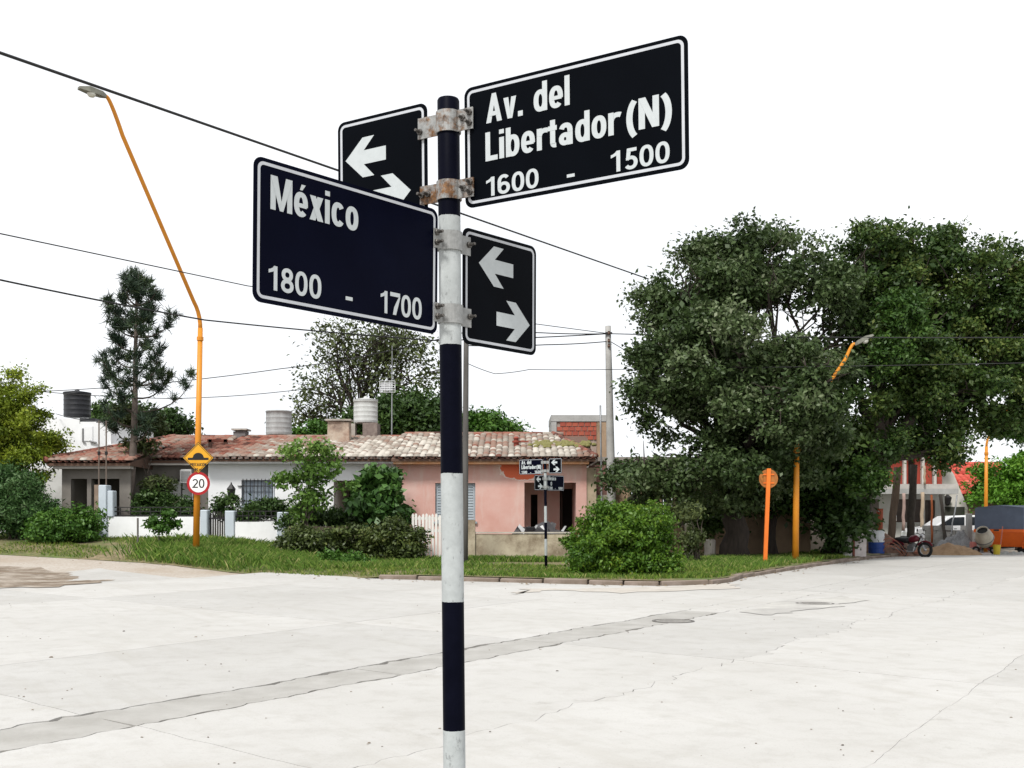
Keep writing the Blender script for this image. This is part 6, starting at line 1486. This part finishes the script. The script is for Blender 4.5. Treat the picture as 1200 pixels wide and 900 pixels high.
# white car behind the gravel
def car():
    Yc = 48.2; c = W(1120, 640, Yc); gz = .05
    t = thing('white_car', 'white car parked behind the gravel heap, half hidden', 'car', (c.x, Yc, gz))
    WH = M('white_car_paint', (.76, .77, .78), (.72, .73, .74), .25, 2, bmp=0, spec=.5)
    L, Wd = 4.2, 1.65
    prof = [(-2.1, .35), (-2.12, .72), (-1.95, .88), (-1.2, .98), (-.55, 1.42), (.75, 1.46), (1.45, 1.02), (2.0, .95), (2.1, .65), (2.08, .35)]
    b = MB(); P = []; n = len(prof)
    for k, (s, ins) in enumerate(((0, .0), (.06, 0), (.94, 0), (1, .0))):
        for (a, z) in prof:
            tum = .14*max(0, (z-.95)/.5); y = Yc+(s-.5)*Wd*(1-tum); sh = .03 if k in (0, 3) else 0
            P.append((c.x+a*(1-sh*.5), y, gz+z-(sh if z > .5 else -sh)))
    f = [tuple(range(n)), tuple(range(4*n-1, 3*n-1, -1))]
    for k in range(3): f += [(k*n+i, (k+1)*n+i, (k+1)*n+(i+1) % n, k*n+(i+1) % n) for i in range(n)]
    b.add(P, f); b.build('body', WH, t)
    yf = Yc-Wd*.5*.955-.012
    for pts in ([(-1.02, 1.02), (-.50, 1.36), (.05, 1.38), (.05, 1.02)], [(.12, 1.02), (.12, 1.38), (.68, 1.38), (1.2, 1.04)]):
        b = MB(); b.prism([(c.x+a, gz+z) for a, z in pts], ((0, yf, 0), (1, 0, 0), (0, 0, 1), (0, -1, 0)), .012); b.build('side_window', GLASS, t)
    for a in (-1.3, 1.3):
        b = MB(); b.torus((c.x+a, Yc-Wd*.5+.05, gz+.30), (0, 1, 0), .22, .085, 22, 8); w_ = b.build('wheel', M('tyre_rubber', (.014, .014, .014)), t, smooth=True)
        b = MB(); b.lathe((c.x+a, Yc-Wd*.5-.02, gz+.30), [(.16, 0), (.15, .02), (.04, .03)], 14, (0, -1, 0)); b.build('hubcap', M('bike_chrome', (.45, .45, .46)), w_)
    b = MB(); b.bevbox(c.x-.95, c.x-.78, Yc-Wd*.5-.2, Yc-Wd*.5-.02, gz+1.0, gz+1.13, .02); b.build('wing_mirror', BLKP, t)
    box('bumper', BLKP, t, c.x-2.16, c.x-2.1, Yc-.7, Yc+.7, gz+.4, gz+.55); box('headlight', M('milky_lens', (.55, .55, .48)), t, c.x-2.14, c.x-2.05, Yc-.75, Yc-.45, gz+.62, gz+.74)
    b = MB(); b.box(c.x-.4, c.x-.28, yf-.02, yf, gz+.86, gz+.89); b.build('door_handle', BLKP, t)
car()
# skip with its raised grey boards
def skip():
    Yk = 44.2; x0, x1 = WX(1141, Yk), WX(1290, Yk); xm = WX(1187, Yk); gz = 0.0
    t = thing('waste_skip', 'orange waste skip with high slate grey boards at the right edge', 'skip', ((x0+x1)/2, Yk, gz))
    OR = M('skip_orange', (.78, .145, .018), (.68, .12, .016), .5, 3, dirt=(.40, .13, .05), dirt_amt=.25); GB = M('slate_blue_boards', (.12, .145, .20), (.095, .115, .16), .7, 3, dirt=(.2, .22, .25), dirt_amt=.3)
    zb, zm, zt = .25, WZ(620, Yk), WZ(595, Yk)
    # plan: a left face turned towards us and a long right face
    A, Bc, C, D = Vector((x0, Yk, 0)), Vector((xm, Yk-.9, 0)), Vector((x1, Yk+.8, 0)), Vector((x0+1.4, Yk+2.2, 0))
    def ring(z, ins): 
        cx = (A+Bc+C+D)/4; return [p+(cx-p).normalized()*ins+UP*z for p in (A, Bc, C, D)]
    b = MB(); b.add(ring(zb, .42)+ring(zm-.12, .05)+ring(zm-.12, 0)+ring(zm, 0), [(3, 2, 1, 0)]+[(k+i, k+(i+1) % 4, k+4+(i+1) % 4, k+4+i) for k in (0, 4, 8) for i in range(4)]); b.build('hopper', OR, t)
    b = MB(); b.add(ring(zm+.003, .04)+ring(zt, .06), [(i, (i+1) % 4, 4+(i+1) % 4, 4+i) for i in range(4)]+[(4, 5, 6, 7)]); b.build('side_boards', GB, t)
    # peaked cover
    r = ring(zt+.002, .05); pk_ = (r[0]+r[1])/2+UP*.10; pk2 = (r[2]+r[3])/2+UP*.10; b = MB(); b.add(r+[pk_, pk2], [(0, 1, 4), (1, 2, 5, 4), (2, 3, 5), (3, 0, 4, 5)]); b.build('cover', GB, t)
    for i in range(9):
        u = (i+.5)/9; p = Bc+(C-Bc)*u; d = (C-Bc).normalized(); nn = Vector((d.y, -d.x, 0)); b = MB()
        b.prism([(-.05, 0), (.05, 0), (.05, .1), (-.05, .1)], (p+UP*(zm-.13)-nn*.0, d, nn, -UP+(-nn)*.32), .62); b.build('rib', OR, t)
        b = MB(); b.box(-.03, .03, -.02, .02, zm+.06, zt-.02); b.v = [tuple(p+Vector((v[0], v[1]-.02, v[2]))) for v in b.v]; b.build('board_batten', GB, t)
    for i in range(5):
        p = Bc+(C-Bc)*(.1+.2*i)+Vector((-.1, .55, 0)); b = MB(); b.lathe((p.x, p.y-.06, .14), [(.14, 0), (.14, .12)], 14, (0, 1, 0)); b.build('wheel', M('tyre_rubber', (.014, .014, .014)), t)
    p = A+(Bc-A)*.46; b = MB(); b.box(p.x-.1, p.x+.1, p.y-.05, p.y+.0, zm-.07, zm-.01); b.build('hook', BLACKIRON, t)
skip()
# cement mixer
def mixer():
    Yx = 42.6; c = W(1152, 650, Yx); gz = 0
    t = thing('cement_mixer', 'cream cement mixer with open drum beside the skip', 'cement mixer', (c.x, Yx, gz))
    CR = M('cement_caked_cream', (.46, .42, .34), (.36, .32, .26), .9, 5, dirt=(.28, .26, .23), dirt_amt=.4)
    ax = Vector((-.42, -.55, .72)).normalized(); p = Vector((c.x+.1, Yx, gz+.42))
    b = MB(); b.lathe(p, [(.12, -.05), (.25, 0), (.33, .18), (.34, .36), (.28, .56), (.21, .70), (.22, .72), (.195, .72), (.19, .62), (.26, .45), (.2, .1)], 22, ax); b.build('drum', CR, t, smooth=True)
    b = MB(); b.torus(p+ax*.27, ax, .345, .02, 24, 6); b.build('drum_ring', M('dull_aluminium', (.22, .22, .22)), t)
    b = MB(); b.lathe(p+ax*.66, [(.185, 0), (.1, -.1), (.02, -.12)], 18, ax); b.build('drum_inside', M('drum_shade_black', (.01, .01, .01)), t)  # near-black cup stands in for the shade inside the drum mouth
    FR = M('mixer_red_frame', (.30, .06, .04), (.18, .05, .04), .7, 7)
    b = MB(); b.tube([p-ax*.02, p-ax*.12, Vector((c.x+.05, Yx+.2, .35)), Vector((c.x-.35, Yx-.2, .05))], .03, 6); b.tube([Vector((c.x+.05, Yx+.2, .35)), Vector((c.x+.45, Yx+.1, .05))], .03, 6); b.tube([Vector((c.x+.05, Yx+.2, .35)), Vector((c.x+.0, Yx+.5, .05))], .03, 6); b.build('stand', FR, t)
    for s in (-.35, .45):
        b = MB(); b.torus((c.x+s, Yx+(-.2 if s < 0 else .1), .16), (0, 1, 0), .12, .04, 16, 6); b.build('wheel', M('tyre_rubber', (.014, .014, .014)), t)
    b = MB(); b.bevbox(c.x-.48, c.x-.28, Yx-.12, Yx+.1, .26, .48, .02); b.build('motor_box', M('faded_red_box', (.46, .16, .14), (.38, .12, .1), .7, 6), t)
mixer()
bk = W(1168, 652, 42.2); bk.z = 0
t = thing('bucket', 'yellow bucket on the ground right of the cement mixer', 'bucket', bk)
b = MB(); b.lathe(bk, [(.11, 0), (.115, .01), (.145, .36), (.155, .36), (.155, .38), (.13, .38), (.10, .05)], 16); b.build('pail', M('yellow_plastic', (.55, .42, .03), (.48, .36, .03), .5, 5), t)
b = MB(); b.tube([bk+Vector((-.14, 0, .36)), bk+Vector((-.1, -.03, .2)), bk+Vector((.1, -.03, .2)), bk+Vector((.14, 0, .36))], .006, 5); b.build('handle', BLACKIRON, t)
sh = MB(); a_, c_ = W(1172, 645, 42.9), W(1175, 617, 43.4); sh.tube([a_, c_], .02, 6); tag(sh.build('shovel_handle', M('red_stick', (.42, .14, .1)), None, a_), 'reddish shovel handle leaning on the skip', 'shovel')
for (px, Yz, w_, lab) in ((1178, 42.4, .28, 'first grey lump of hard cement before the skip'), (1187, 42.2, .22, 'middle grey lump of hard cement before the skip'), (1197, 42.3, .3, 'last grey lump of hard cement before the skip')):
    heap('cement_lump', lab, px, 650, Yz, w_, .2, .16, M('grey_block', (.33, .33, .32)), px, 'lump')
# tree stump / weathered posts by the tan house
for (px, pyt, pyb, Yz, r, lab) in ((807, 613, 646, 35.8, .14, 'weathered cement stump left of the big trunk'), (832, 632, 648, 35.6, .2, 'low dark stone seat left of the big trunk')):
    c = W(px, pyb, Yz); c.z = VG; b = MB(); b.lathe(c, [(r, 0), (r*.9, .2), (r*.95, WZ(pyt, Yz)-c.z-.05), (r*.7, WZ(pyt, Yz)-c.z)], 9); tag(b.build('stump', M('mossy_render', (.42, .41, .33)) if px == 807 else CEM, None, c), lab, 'stump')

# grit, small stones and blown leaves lying on the road
rg = random.Random(404); b = MB()
for k in range(380):
    Y = 4.5+26*rg.random()**1.3; x = rg.uniform(-.5, .5)*Y*1.0; r = rg.uniform(.002, .009)*(1 if rg.random() < .93 else 2)
    if Y > 22.5 or (x < -4 and Y > 25): continue
    z = .0025; b.rn = rg.random(); a = rg.uniform(0, 6.28)
    P = [(x+r*1.4*math.cos(a+i*1.05)*rg.uniform(.6, 1.3), Y+r*math.sin(a+i*1.05)*rg.uniform(.6, 1.3), z) for i in range(6)]; P += [(x+(q[0]-x)*.6, Y+(q[1]-Y)*.6, z+r*rg.uniform(.35, .6)) for q in P]
    b.add(P, [(6, 7, 8, 9, 10, 11)]+[(i, (i+1) % 6, 6+(i+1) % 6, 6+i) for i in range(6)])
o = b.build('road_grit', MA('grit', [(0, (.05, .04, .03)), (.4, (.12, .09, .06)), (1, (.26, .23, .19))], .95), None, kind='stuff'); o['label'] = 'small stones and bits of dry leaf on the concrete road'; o['category'] = 'grit'
